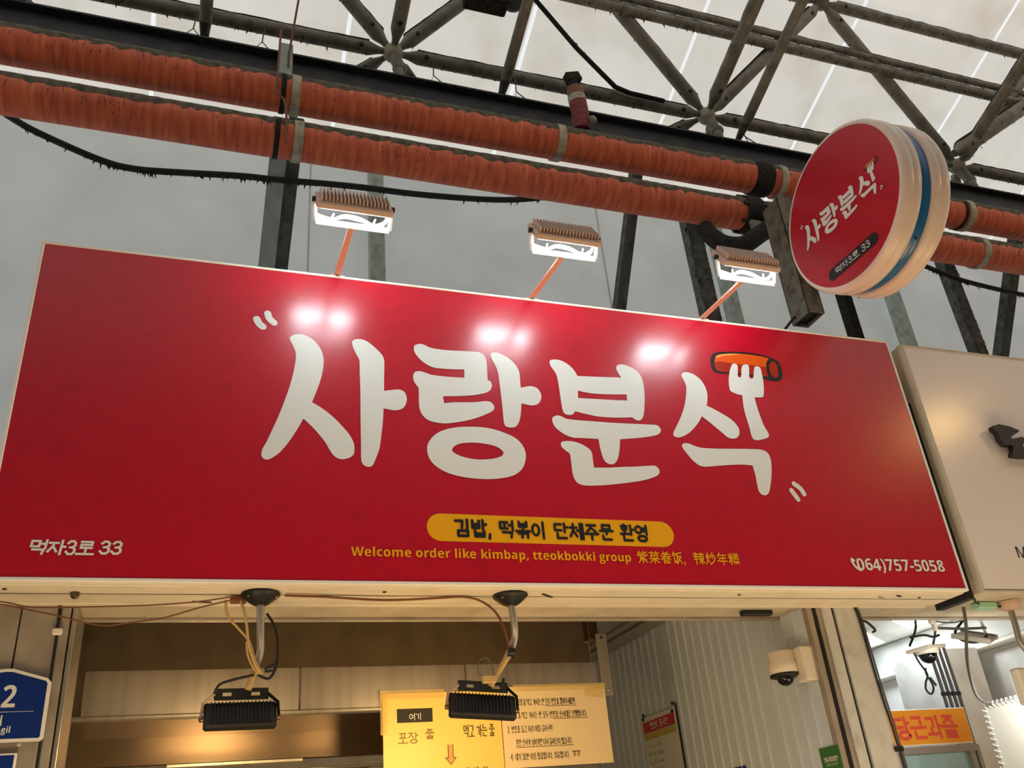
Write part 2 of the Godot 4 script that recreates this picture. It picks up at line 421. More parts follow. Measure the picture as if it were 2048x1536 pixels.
func put(out: Array, strokes: Array, x0: float, y0: float, x1: float, y1: float) -> void:
	for s in strokes:
		var line := []
		for i in range(0, s.size(), 2): line.append(Vector2(lerpf(x0, x1, s[i]), lerpf(y0, y1, s[i + 1])))
		out.append(line)

func loop(out: Array, x0: float, y0: float, x1: float, y1: float) -> void:
	var line := []
	for k in 17: line.append(Vector2((x0 + x1) / 2 + cos(TAU * k / 16) * (x1 - x0) / 2, (y0 + y1) / 2 + sin(TAU * k / 16) * (y1 - y0) / 2))
	out.append(line)

func letter(out: Array, k: String, x0: float, y0: float, x1: float, y1: float) -> void:
	if k.length() == 2:
		var mid := (x0 + x1) / 2
		var g := (x1 - x0) * 0.05
		letter(out, k[0], x0, y0, mid - g, y1); letter(out, k[1], mid + g, y0, x1, y1)
		return
	if k == "o": loop(out, lerpf(x0, x1, .06), lerpf(y0, y1, .04), lerpf(x0, x1, .94), lerpf(y0, y1, .96)); return
	put(out, JAMO[k], x0, y0, x1, y1)
	if k == "h": loop(out, lerpf(x0, x1, .15), lerpf(y0, y1, .38), lerpf(x0, x1, .85), lerpf(y0, y1, 1.0))

# the strokes of one written sign in a unit square, y down
func glyph(ch: String) -> Array:
	var out := []
	var code := ch.unicode_at(0)
	if code < 0xAC00 or code > 0xD7A3:
		if SIGNS.has(ch): put(out, SIGNS[ch], 0, 0, 1, 1)
		return out
	var s := code - 0xAC00
	var ini: String = INITIAL[s / 588]
	var v := (s % 588) / 28
	var fin: String = FINAL[s % 28]
	if UPRIGHT.has(v):
		if fin:
			letter(out, ini, 0, .03, .56, .5); put(out, UPRIGHT[v], .62, 0, 1, .57); letter(out, fin, .14, .65, .92, 1)
		else:
			letter(out, ini, 0, .12, .56, .84); put(out, UPRIGHT[v], .62, 0, 1, 1)
	elif LEVEL.has(v):
		if fin:
			letter(out, ini, .16, 0, .84, .33); put(out, LEVEL[v], 0, .38, 1, .62); letter(out, fin, .14, .7, .88, 1)
		else:
			letter(out, ini, .12, .03, .88, .52); put(out, LEVEL[v], 0, .58, 1, 1)
	else:
		var pair: Array = BOTH[v]
		if fin:
			letter(out, ini, .05, 0, .56, .32); put(out, LEVEL[pair[0]], 0, .36, .62, .58); put(out, UPRIGHT[pair[1]], .68, 0, 1, .62); letter(out, fin, .14, .68, .92, 1)
		else:
			letter(out, ini, .05, .05, .56, .48); put(out, LEVEL[pair[0]], 0, .54, .62, .86); put(out, UPRIGHT[pair[1]], .68, 0, 1, 1)
	return out

# a line of writing that fills the given width and height on a face (its lower left corner is at o)
func write(st: SurfaceTool, text: String, o: Vector3, r: Vector3, u: Vector3, width: float, height: float, thick: float, rounded := false, slant := 0.0, gap := 0.1) -> void:
	var total := 0.0
	for ch in text: total += (0.42 if ch == " " else NARROW.get(ch, 1.0) + gap)
	total -= gap
	var k := width / total
	var x := 0.0
	for ch in text:
		if ch == " ": x += 0.42; continue
		var w: float = NARROW.get(ch, 1.0)
		for line in glyph(ch):
			var pts := []
			for p in line:
				var y: float = 1.0 - p.y
				pts.append(Vector2((x + p.x * w) * k + slant * y * height, y * height))
			stroke(st, pts, thick, o, r, u, rounded)
		x += w + gap

# Latin lettering fitted between two corners on a face
func latin(text: String, bold: bool, o: Vector3, r: Vector3, u: Vector3, width: float, cap: float, called: String, m: Material, parent: Node) -> void:
	var f := SystemFont.new()
	f.font_names = PackedStringArray(["Droid Sans"])
	f.font_weight = 700 if bold else 400
	var tm := TextMesh.new()
	tm.font = f
	tm.text = text
	tm.font_size = 64
	tm.pixel_size = 0.001
	tm.depth = 0.0
	tm.curve_step = 2.0
	tm.horizontal_alignment = HORIZONTAL_ALIGNMENT_LEFT
	var st := mk()
	var box_ := AABB()
	var arr := tm.get_mesh_arrays() if tm.get_surface_count() > 0 else []
	if arr.is_empty(): return
	var pts: PackedVector3Array = arr[Mesh.ARRAY_VERTEX]
	var idx: PackedInt32Array = arr[Mesh.ARRAY_INDEX] if arr[Mesh.ARRAY_INDEX] != null else PackedInt32Array(range(pts.size()))
	box_ = tm.get_aabb()
	var sx := width / box_.size.x
	var tmb := TextMesh.new()
	tmb.font = f; tmb.text = "E"; tmb.font_size = 64; tmb.pixel_size = 0.001; tmb.depth = 0.0
	var low := tmb.get_aabb().position.y
	var sy := cap / tmb.get_aabb().size.y
	for i in range(0, idx.size(), 3):
		var q := []
		for k in 3:
			var p := pts[idx[i + k]]
			q.append(o + r * (p.x - box_.position.x) * sx + u * (p.y - low) * sy)
		tri(st, q[0], q[1], q[2])
	obj(called, st, m, parent)

# ---------------------------------------------------------------- materials
func mat(c: Color, rough := 0.6, metal := 0.0, spec := 0.5) -> StandardMaterial3D:
	var m := StandardMaterial3D.new()
	m.albedo_color = c
	m.roughness = rough
	m.metallic = metal
	m.metallic_specular = spec
	return m

func noise_tex(seed_: int, freq: float, ramp: Array, size := Vector2i(512, 512), octaves := 4, type := FastNoiseLite.TYPE_SIMPLEX_SMOOTH) -> NoiseTexture2D:
	var n := FastNoiseLite.new()
	n.seed = seed_
	n.frequency = freq
	n.noise_type = type
	n.fractal_octaves = octaves
	var t := NoiseTexture2D.new()
	t.noise = n
	t.width = size.x
	t.height = size.y
	t.seamless = true
	var g := Gradient.new()
	var offs := PackedFloat32Array(); var cols := PackedColorArray()
	for e in ramp:
		offs.append(e[0]); cols.append(e[1])
	g.offsets = offs
	g.colors = cols
	t.color_ramp = g
	return t

# a colour broken up by patches of dirt, laid on in world space
func worn(seed_: int, ramp: Array, scale_: float, rough := 0.6, metal := 0.0, freq := 0.012) -> StandardMaterial3D:
	var m := mat(Color.WHITE, rough, metal)
	m.albedo_texture = noise_tex(seed_, freq, ramp)
	m.uv1_triplanar = true
	m.uv1_world_triplanar = true
	m.uv1_scale = Vector3.ONE * scale_
	return m

func c8(r: int, g: int, b: int) -> Color:
	return Color(r / 255.0, g / 255.0, b / 255.0)

func make_materials() -> void:
	M.red = mat(c8(188, 2, 36), 0.34, 0.0, 0.36)
	M.red.clearcoat_enabled = true
	M.red.clearcoat = 0.75
	M.red.clearcoat_roughness = 0.22
	M.red.albedo_texture = noise_tex(3, 0.02, [[0.0, Color(0.93, 0.93, 0.93)], [0.5, Color(1, 1, 1)], [1.0, Color(0.95, 0.95, 0.95)]])
	M.red.uv1_triplanar = true
	M.red.uv1_world_triplanar = true
	M.red.uv1_scale = Vector3.ONE * 0.8
	M.vinyl_white = mat(c8(228, 230, 224), 0.3, 0.0, 0.4)
	M.vinyl_yellow = mat(c8(238, 170, 10), 0.3)
	M.vinyl_dark = mat(c8(28, 30, 34), 0.35)
	M.vinyl_orange = mat(c8(226, 88, 18), 0.3)
	M.vinyl_brown = mat(c8(168, 40, 22), 0.3)
	M.vinyl_glint = mat(c8(246, 160, 70), 0.3)
	M.cream = worn(11, [[0.0, c8(216, 204, 182)], [0.4, c8(227, 216, 195)], [1.0, c8(234, 224, 204)]], 0.7, 0.4)
	M.grey_paint = worn(32, [[0.0, c8(176, 176, 174)], [0.35, c8(200, 201, 200)], [1.0, c8(210, 211, 210)]], 1.3, 0.45)
	M.trim_white = mat(c8(240, 236, 226), 0.4)
	M.white_face = mat(c8(236, 226, 222), 0.2)
	M.tan_side = worn(12, [[0.0, c8(182, 171, 149)], [0.5, c8(197, 186, 164)], [1.0, c8(207, 197, 176)]], 0.9, 0.5)
	M.dark = mat(c8(26, 27, 30), 0.55)
	M.black = mat(c8(16, 17, 18), 0.5)
	M.black_cable = mat(c8(22, 23, 24), 0.6)
	M.beige_cable = mat(c8(206, 170, 112), 0.5)
	M.brown_cable = mat(c8(120, 72, 40), 0.55)
	M.grey_cable = mat(c8(92, 90, 88), 0.55)
	M.dust = worn(13, [[0.0, c8(64, 60, 52)], [0.5, c8(98, 93, 80)], [1.0, c8(124, 118, 100)]], 3.0, 1.0)
	M.soot = worn(14, [[0.0, c8(18, 18, 18)], [0.6, c8(40, 38, 34)], [1.0, c8(62, 58, 50)]], 4.0, 1.0)
	M.galv = worn(15, [[0.0, c8(76, 72, 64)], [0.35, c8(112, 108, 98)], [0.7, c8(136, 132, 122)], [1.0, c8(102, 92, 76)]], 1.2, 0.55, 0.15)
	M.beam = worn(16, [[0.0, c8(34, 37, 42)], [0.5, c8(52, 56, 62)], [1.0, c8(74, 72, 70)]], 1.0, 0.6)
	M.post = worn(17, [[0.0, c8(128, 138, 132)], [0.45, c8(160, 174, 166)], [0.8, c8(174, 188, 178)], [1.0, c8(200, 204, 192)]], 1.6, 0.5)
	M.post_dark = worn(18, [[0.0, c8(48, 50, 46)], [0.5, c8(78, 82, 76)], [1.0, c8(116, 112, 98)]], 2.0, 0.6)
	M.brown_steel = worn(19, [[0.0, c8(52, 42, 30)], [0.4, c8(88, 80, 66)], [0.75, c8(104, 98, 84)], [1.0, c8(128, 84, 48)]], 1.8, 0.5)
	M.strap = worn(20, [[0.0, c8(128, 122, 104)], [0.5, c8(176, 170, 150)], [1.0, c8(196, 190, 172)]], 3.0, 0.6)
	# rusty red paint with streaks that run down round the pipe
	M.pipe = mat(Color.WHITE, 0.55)
	M.pipe.albedo_texture = noise_tex(21, 0.02, [[0.0, c8(156, 72, 56)], [0.3, c8(196, 92, 64)], [0.5, c8(210, 100, 66)], [0.7, c8(218, 110, 68)], [1.0, c8(232, 144, 88)]], Vector2i(1024, 512), 5)
	M.pipe.uv1_scale = Vector3(1.3, 0.22, 1.0)
	M.pipe.texture_repeat = true
	M.fabric = mat(Color.WHITE, 0.85)
	M.fabric.albedo_texture = noise_tex(22, 0.006, [[0.0, c8(206, 196, 182)], [0.45, c8(228, 221, 210)], [1.0, c8(236, 230, 222)]], Vector2i(512, 512), 5)
	M.fabric.uv1_triplanar = true
	M.fabric.uv1_world_triplanar = true
	M.fabric.uv1_scale = Vector3.ONE * 0.35
	M.fabric.backlight_enabled = true
	M.fabric.backlight = Color(0.9, 0.88, 0.85)
	M.seam = mat(c8(234, 228, 219), 0.8)
	M.seam.backlight_enabled = true
	M.seam.backlight = Color(0.925, 0.91, 0.885)
	M.tarp = worn(23, [[0.0, c8(212, 214, 212)], [0.5, c8(221, 223, 221)], [1.0, c8(229, 231, 228)]], 0.22, 0.8)
	M.tarp.backlight_enabled = true
	M.tarp.backlight = Color(0.60, 0.60, 0.59)
	M.steel = mat(Color.WHITE, 0.33, 1.0)
	M.steel.albedo_texture = noise_tex(24, 0.02, [[0.0, c8(196, 190, 184)], [0.5, c8(214, 208, 202)], [1.0, c8(226, 222, 216)]], Vector2i(512, 64), 3)
	M.steel.uv1_triplanar = true
	M.steel.uv1_world_triplanar = true
	M.steel.uv1_scale = Vector3(1.2, 0.06, 1.2)
	M.steel_dull = mat(c8(128, 112, 96), 0.3, 1.0)
	M.alu = mat(c8(182, 176, 166), 0.4, 0.75)
	M.steel_polished = mat(c8(206, 200, 192), 0.1, 1.0)
	M.grey_board = worn(33, [[0.0, c8(146, 146, 144)], [0.5, c8(162, 162, 160)], [1.0, c8(172, 172, 169)]], 0.7, 0.6)
	M.column = worn(25, [[0.0, c8(138, 128, 116)], [0.5, c8(158, 148, 136)], [1.0, c8(170, 160, 148)]], 0.8, 0.42)
	M.side_panel = mat(c8(212, 224, 238), 0.14)
	M.plaster = worn(26, [[0.0, c8(206, 202, 196)], [0.5, c8(226, 223, 218)], [1.0, c8(236, 234, 230)]], 0.6, 0.6)
	M.marble = worn(27, [[0.0, c8(150, 150, 150)], [0.4, c8(186, 186, 184)], [0.55, c8(206, 206, 204)], [1.0, c8(170, 172, 172)]], 0.9, 0.3, 0.0, 0.02)
	M.paper = mat(c8(236, 214, 172), 0.45)
	M.paper_yellow = mat(c8(248, 212, 116), 0.4)
	M.paper_white = mat(c8(226, 228, 222), 0.5)
	M.tape = mat(Color(0.93, 0.82, 0.52, 0.45), 0.3)
	M.tape.transparency = BaseMaterial3D.TRANSPARENCY_ALPHA
	M.ink = mat(c8(30, 26, 22), 0.6)
	M.ink_faded = mat(c8(120, 92, 40), 0.6)
	M.arrow_fill = mat(c8(214, 160, 96), 0.6)
	M.blue = mat(c8(12, 44, 120), 0.35)
	M.blue_rim = mat(c8(20, 96, 150), 0.25)
	M.rim = mat(c8(230, 208, 194), 0.25)
	M.green = mat(c8(58, 118, 62), 0.4)
	M.orange_face = mat(c8(240, 158, 40), 0.4)
	M.coral = mat(c8(226, 84, 70), 0.4)
	M.mint = mat(c8(160, 214, 190), 0.35)
	M.glass = mat(Color(0.55, 0.72, 0.70, 0.35), 0.05)
	M.glass.transparency = BaseMaterial3D.TRANSPARENCY_ALPHA
	M.dome = mat(c8(18, 20, 26), 0.08)
	M.camera_white = mat(c8(232, 222, 206), 0.35)
	M.lamp_skin = mat(c8(206, 176, 160), 0.5)
	M.lamp_arm = mat(c8(228, 172, 152), 0.45)
	M.bracket_white = mat(c8(232, 232, 230), 0.4)
	M.led = mat(c8(255, 255, 255), 0.4)
	M.led.emission_enabled = true
	M.led.emission = c8(245, 250, 255)
	M.led.emission_energy_multiplier = 14.0
	M.led_warm = mat(c8(255, 240, 210), 0.4)
	M.led_warm.emission_enabled = true
	M.led_warm.emission = c8(255, 214, 150)
	M.led_warm.emission_energy_multiplier = 10.0
	M.panel = mat(c8(255, 255, 255), 0.4)
	M.panel.emission_enabled = true
	M.panel.emission = c8(225, 255, 250)
	M.panel.emission_energy_multiplier = 2.6
	M.bulb = mat(c8(255, 240, 210), 0.4)
	M.bulb.emission_enabled = true
	M.bulb.emission = c8(255, 200, 110)
	M.bulb.emission_energy_multiplier = 30.0
	M.concrete = worn(28, [[0.0, c8(112, 110, 107)], [0.5, c8(134, 132, 128)], [1.0, c8(150, 147, 142)]], 0.3, 0.8)
	M.facade = worn(29, [[0.0, c8(88, 86, 84)], [0.5, c8(112, 109, 106)], [1.0, c8(126, 123, 120)]], 0.25, 0.8)

# ---------------------------------------------------------------- the place itself
func build_ground_and_roof() -> void:
	var f := struct("floor", "grey concrete paving of the covered street", "floor")
	var st := mk()
	box(st, Vector3(-26, GROUND - 0.2, -2.6), Vector3(34, GROUND, 8.0), 0.01)
	obj("paving", st, M.concrete, f)
	# the fabric rises towards the middle of the street
	var c := struct("ceiling", "off-white translucent fabric roof over the street", "fabric roof")
	var x0 := -25.98
	var w := 1.3
	for i in 46:
		var xa := x0 + i * w
		st = mk()
		st.set_smooth_group(0)
		var nz := 14
		var nx := 6
		for a in nx:
			for b in nz:
				var q := []
				for k in [[a, b], [a + 1, b], [a + 1, b + 1], [a, b + 1]]:
					q.append(roof_at(xa + 0.03 + (w - 0.03) * k[0] / nx, -2.62 + 10.6 * k[1] / nz))
				quad(st, q[0], q[3], q[2], q[1])
		obj("fabric_panel", st, M.fabric, c)
		st = mk()
		for b in nz:
			var z0 := -2.62 + 10.6 * b / nz
			var z1 := -2.62 + 10.6 * (b + 1) / nz
			quad(st, roof_at(xa, z0), roof_at(xa, z1), roof_at(xa + 0.03, z1), roof_at(xa + 0.03, z0))
		obj("seam", st, M.seam, c)
	# grey tarpaulin hung behind the pipes
	var wb := struct("wall_back", "pale grey tarpaulin wall behind the steel posts", "tarpaulin wall")
	for i in 25:
		st = mk()
		st.set_smooth_group(0)
		var xa2 := -25.2 + i * 2.4
		for a in 8:
			for b in 10:
				var q := []
				for k in [[a, b], [a + 1, b], [a + 1, b + 1], [a, b + 1]]:
					q.append(tarp_at(xa2 + 2.4 * k[0] / 8.0, lerpf(0.28, 4.21, k[1] / 10.0)))
				quad(st, q[0], q[1], q[2], q[3])
		obj("tarpaulin_panel", st, M.tarp, wb)
		st = mk()
		tube(st, [tarp_at(xa2, 0.3) + Vector3(0, 0, 0.004), tarp_at(xa2, 2.2) + Vector3(0, 0, 0.004), tarp_at(xa2, 4.2) + Vector3(0, 0, 0.004)], 0.008, 5)
		obj("seam", st, M.tarp, wb)
	# the houses across the street
	var wo := struct("wall_opposite", "plain house fronts across the covered street", "wall")
	st = mk()
	box(st, Vector3(-26, GROUND, 7.6), Vector3(34, 5.6, 8.0), 0.01)
	obj("house_front", st, M.facade, wo)

func roof_at(x: float, z: float) -> Vector3:
	var peak := 3.6
	var y := 4.9 + 0.364 * (minf(z, peak) + 0.68) - 0.364 * maxf(0.0, z - peak)
	return Vector3(x, y + 0.02 * sin(x * 1.7 + z * 0.6) + 0.014 * sin(x * 4.83 + z * 0.4), z)

func tarp_at(x: float, y: float) -> Vector3:
	return Vector3(x, y, -2.56 + 0.02 * sin(x * 2.1 + y * 0.8) + 0.012 * sin(x * 5.3 - y * 1.3))

func build_shop() -> void:
	var st := mk()
	# --- column at the left, clad in vertical sheets
	var wl := struct("wall_left", "taupe clad column at the left of the shop", "wall")
	for s in [[-1.2, -0.06], [-0.055, 0.094], [0.098, 0.2]]:
		st = mk()
		box(st, Vector3(s[0], GROUND, -0.5), Vector3(s[1], 0.0, -0.25), 0.003)
		obj("sheet", st, M.column, wl)
	st = mk()
	box(st, Vector3(0.209, GROUND, -0.5), Vector3(0.236, 0.0, -0.25), 0.003)
	box(st, Vector3(0.203, GROUND, -0.5), Vector3(0.210, 0.0, -0.275), 0.001)
	obj("edge_trim", st, M.column, wl)
	st = mk()
	box(st, Vector3(0.241, GROUND, -0.5), Vector3(0.254, 0.0, -0.25), 0.002)
	obj("corner_trim", st, M.alu, wl)
	st = mk()
	box(st, Vector3(-0.4, GROUND, -2.5), Vector3(0.17, 0.27, -0.5), 0.004)
	obj("inner_wall", st, M.grey_board, wl)
	# --- lintel over both shops
	var tr := struct("trim_1", "cream lintel behind and below the red sign", "lintel")
	st = mk()
	box(st, Vector3(-1.2, 0.006, -0.43), Vector3(7.2, 0.3, -0.25), 0.004)
	obj("lintel_board", st, M.tan_side, tr)
	st = mk()
	box(st, Vector3(-1.2, -0.004, -0.46), Vector3(7.2, 0.29, -0.435), 0.003)
	obj("back_rail", st, M.column, tr)
	for x in [0.45, 0.62, 0.95, 1.3, 1.7, 2.1, 2.5]:
		st = mk()
		lathe(st, [Vector2(0.006, 0), Vector2(0.006, 0.004), Vector2(0.0, 0.005)], Vector3(x, 0.006, -0.415), Vector3.DOWN, 8)
		obj("screw", st, M.alu, tr)
	st = mk()
	box(st, Vector3(2.72, -0.014, -0.35), Vector3(2.86, 0.006, -0.315), 0.003, Transform3D())
	obj("latch", st, M.dark, tr)
	# --- ceiling inside
	var cs := struct("ceiling_shop", "grey painted ceiling inside the shop", "ceiling")
	st = mk()
	box(st, Vector3(0.0, 0.27, -2.6), Vector3(3.2, 0.34, -0.44), 0.004)
	obj("board", st, M.grey_board, cs)
	var rail := mk()
	box(rail, Vector3(2.86, 0.235, -2.5), Vector3(2.972, 0.27, -0.46), 0.004)
	box(rail, Vector3(2.80, 0.25, -2.5), Vector3(2.85, 0.27, -0.46), 0.004)
	obj("cornice", rail, M.alu, cs)
	# --- ribbed side wall on the right
	var ws := struct("wall_right", "glossy grey ribbed steel sheets of the shop's side wall", "wall")
	var zs := [-2.5, -1.47, -0.64, -0.282]
	for i in 3:
		st = mk()
		box(st, Vector3(2.98, GROUND, zs[i]), Vector3(3.02, 0.27, zs[i + 1] - 0.004), 0.002)
		var sheet := obj("sheet", st, M.side_panel, ws)
		var z: float = zs[i] + 0.055
		while z < zs[i + 1] - 0.05:
			st = mk()
			tube(st, [Vector3(2.981, GROUND, z), Vector3(2.981, 0.26, z)], 0.006, 8, true, 1.6)
			obj("rib", st, M.side_panel, sheet)
			z += 0.078
	st = mk()
	box(st, Vector3(3.021, GROUND, -2.5), Vector3(3.18, 0.27, -0.3), 0.004)
	obj("core", st, M.plaster, ws)
	# --- pillar between the two shops
	var pl := struct("trim_2", "grey-white painted pillar between the two shops", "pillar")
	for e in [["edge_strip", 2.974, 3.0, -0.28, -0.247, "column"], ["gap_shade_strip", 3.002, 3.022, -0.3, -0.252, "black"], ["inner_strip", 3.024, 3.044, -0.3, -0.25, "column"], ["flat_strip", 3.046, 3.094, -0.3, -0.243, "grey_paint"], ["groove_shade_strip", 3.096, 3.106, -0.3, -0.25, "dark"], ["post_face", 3.108, 3.232, -0.48, -0.24, "grey_paint"]]:  # the black and dark strips paint the shade of a gap and a groove
		st = mk()
		box(st, Vector3(e[1], GROUND, e[3]), Vector3(e[2], 0.0, e[4]), 0.002)
		obj(e[0], st, M[e[5]], pl)
	# --- the back of the shop
	var wk := struct("wall_shop", "dim back wall inside the shop kitchen", "wall")
	st = mk()
	box(st, Vector3(-0.4, GROUND, -2.62), Vector3(7.2, 0.4, -2.52), 0.004)
	obj("board", st, M.plaster, wk)

func build_hood() -> void:
	var h := thing("extractor_hood", Vector3(1.27, -0.25, -0.9), "long stainless steel extractor hood behind the hanging lamps", "hood")
	var st := mk()
	box(st, Vector3(0.17, -0.07, -1.6), Vector3(2.30, 0.27, -0.935), 0.004)
	obj("upper_casing", st, M.steel_polished, h)
	for s in [[0.245, 1.02], [1.024, 1.70], [1.704, 2.30]]:
		st = mk()
		box(st, Vector3(s[0], -0.232, -0.93), Vector3(s[1], -0.07, -0.9), 0.003)
		obj("front_sheet", st, M.steel, h)
	st = mk()
	box(st, Vector3(0.175, -0.246, -0.935), Vector3(2.30, -0.233, -0.885), 0.003)
	obj("lower_lip", st, M.steel, h)
	st = mk()
	box(st, Vector3(0.175, -0.23, -0.95), Vector3(0.243, -0.07, -0.91), 0.002)
	obj("end_plate", st, M.steel_polished, h)
	st = mk()
	box(st, Vector3(0.17, -0.236, -1.42), Vector3(2.30, -0.2, -0.936), 0.002)
	obj("underside", st, M.steel_polished, h)
	st = mk()
	box(st, Vector3(0.17, -0.345, -1.46), Vector3(2.30, -0.21, -1.42), 0.003)
	obj("inner_sheet", st, M.steel_dull, h)
	st = mk()
	box(st, Vector3(0.55, -0.362, -1.44), Vector3(1.1, -0.348, -1.38), 0.002)
	obj("drip_tray", st, M.steel, h)
	# shelf bars far behind
	var sh := thing("wall_shelf", Vector3(1.2, -0.4, -1.7), "pale bars of a wall shelf under the hood", "shelf")
	for k in 3:
		st = mk()
		box(st, Vector3(0.6, -0.375 - k * 0.022, -1.62), Vector3(1.5, -0.365 - k * 0.022, -1.58), 0.002)
		obj("bar", st, M.alu, sh)
	for k in 2:
		st = mk()
		box(st, Vector3(0.65 + k * 0.75, -0.46, -1.66), Vector3(0.68 + k * 0.75, -0.36, -1.62), 0.002)
		obj("bracket", st, M.alu, sh)
	# hanger strap at the hood's right end
	var b := thing("hanger_strap", Vector3(2.33, 0.05, -0.9), "pale drilled metal hanger strap at the right end of the hood", "strap")
	st = mk()
	box(st, Vector3(2.318, -0.215, -0.902), Vector3(2.368, 0.052, -0.894), 0.001)
	obj("flat_bar", st, M.alu, b)
	st = mk()
	box(st, Vector3(2.29, 0.03, -0.93), Vector3(2.335, 0.27, -0.904), 0.002)
	obj("angle_bar", st, M.steel_dull, b)
	st = mk()
	lathe(st, [Vector2(0.0, 0.0), Vector2(0.006, 0.0), Vector2(0.006, 0.003), Vector2(0, 0.003)], Vector3(2.343, 0.036, -0.895), Vector3.BACK, 10)
	obj("hole", st, M.black, b)
	st = mk()
	lathe(st, [Vector2(0.007, 0.0), Vector2(0.006, 0.004), Vector2(0, 0.005)], Vector3(2.345, -0.19, -0.894), Vector3.BACK, 10)
	obj("rivet", st, M.alu, b)
	# unseen counter added below the frame to throw the lamps' light back up
	var k := thing("bounce_counter", Vector3(1.6, GROUND, -0.75), "unseen cream counter added to bounce lamp light back up", "counter")
	st = mk()
	box(st, Vector3(0.27, GROUND, -1.1), Vector3(2.95, -1.5, -0.32), 0.006)
	obj("cabinet", st, M.cream, k)
	st = mk()
	box(st, Vector3(0.26, -1.5, -1.12), Vector3(2.96, -1.46, -0.28), 0.006)
	obj("worktop", st, M.cream, k)
	# unseen case of warm tubes, added to light the soffit and lower sign
	var dc := thing("fill_case", Vector3(1.8, GROUND, 0.5), "unseen added case whose warm tubes light the soffit and lower sign", "display case")
	st = mk(); box(st, Vector3(-0.4, GROUND, 0.3), Vector3(7.0, -1.42, 1.0), 0.01); obj("cabinet", st, M.cream, dc)
	for e in [0.3, 1.8, 3.3, 4.8, 6.2]:
		st = mk(); box(st, Vector3(e - 0.6, -1.42, 0.76), Vector3(e + 0.6, -1.40, 0.84), 0.004); obj("tube_tray", st, M.trim_white, dc)
		st = mk(); tube(st, [Vector3(e - 0.58, -1.38, 0.8), Vector3(e + 0.58, -1.38, 0.8)], 0.014, 12); obj("fill_tube", st, M.led_warm, dc)
		area_light("fill_light", Vector3(e, -1.36, 0.8) - dc.position, Vector3.UP, Vector2(1.16, 0.05), c8(255, 218, 164), FILL_LAMP, dc)

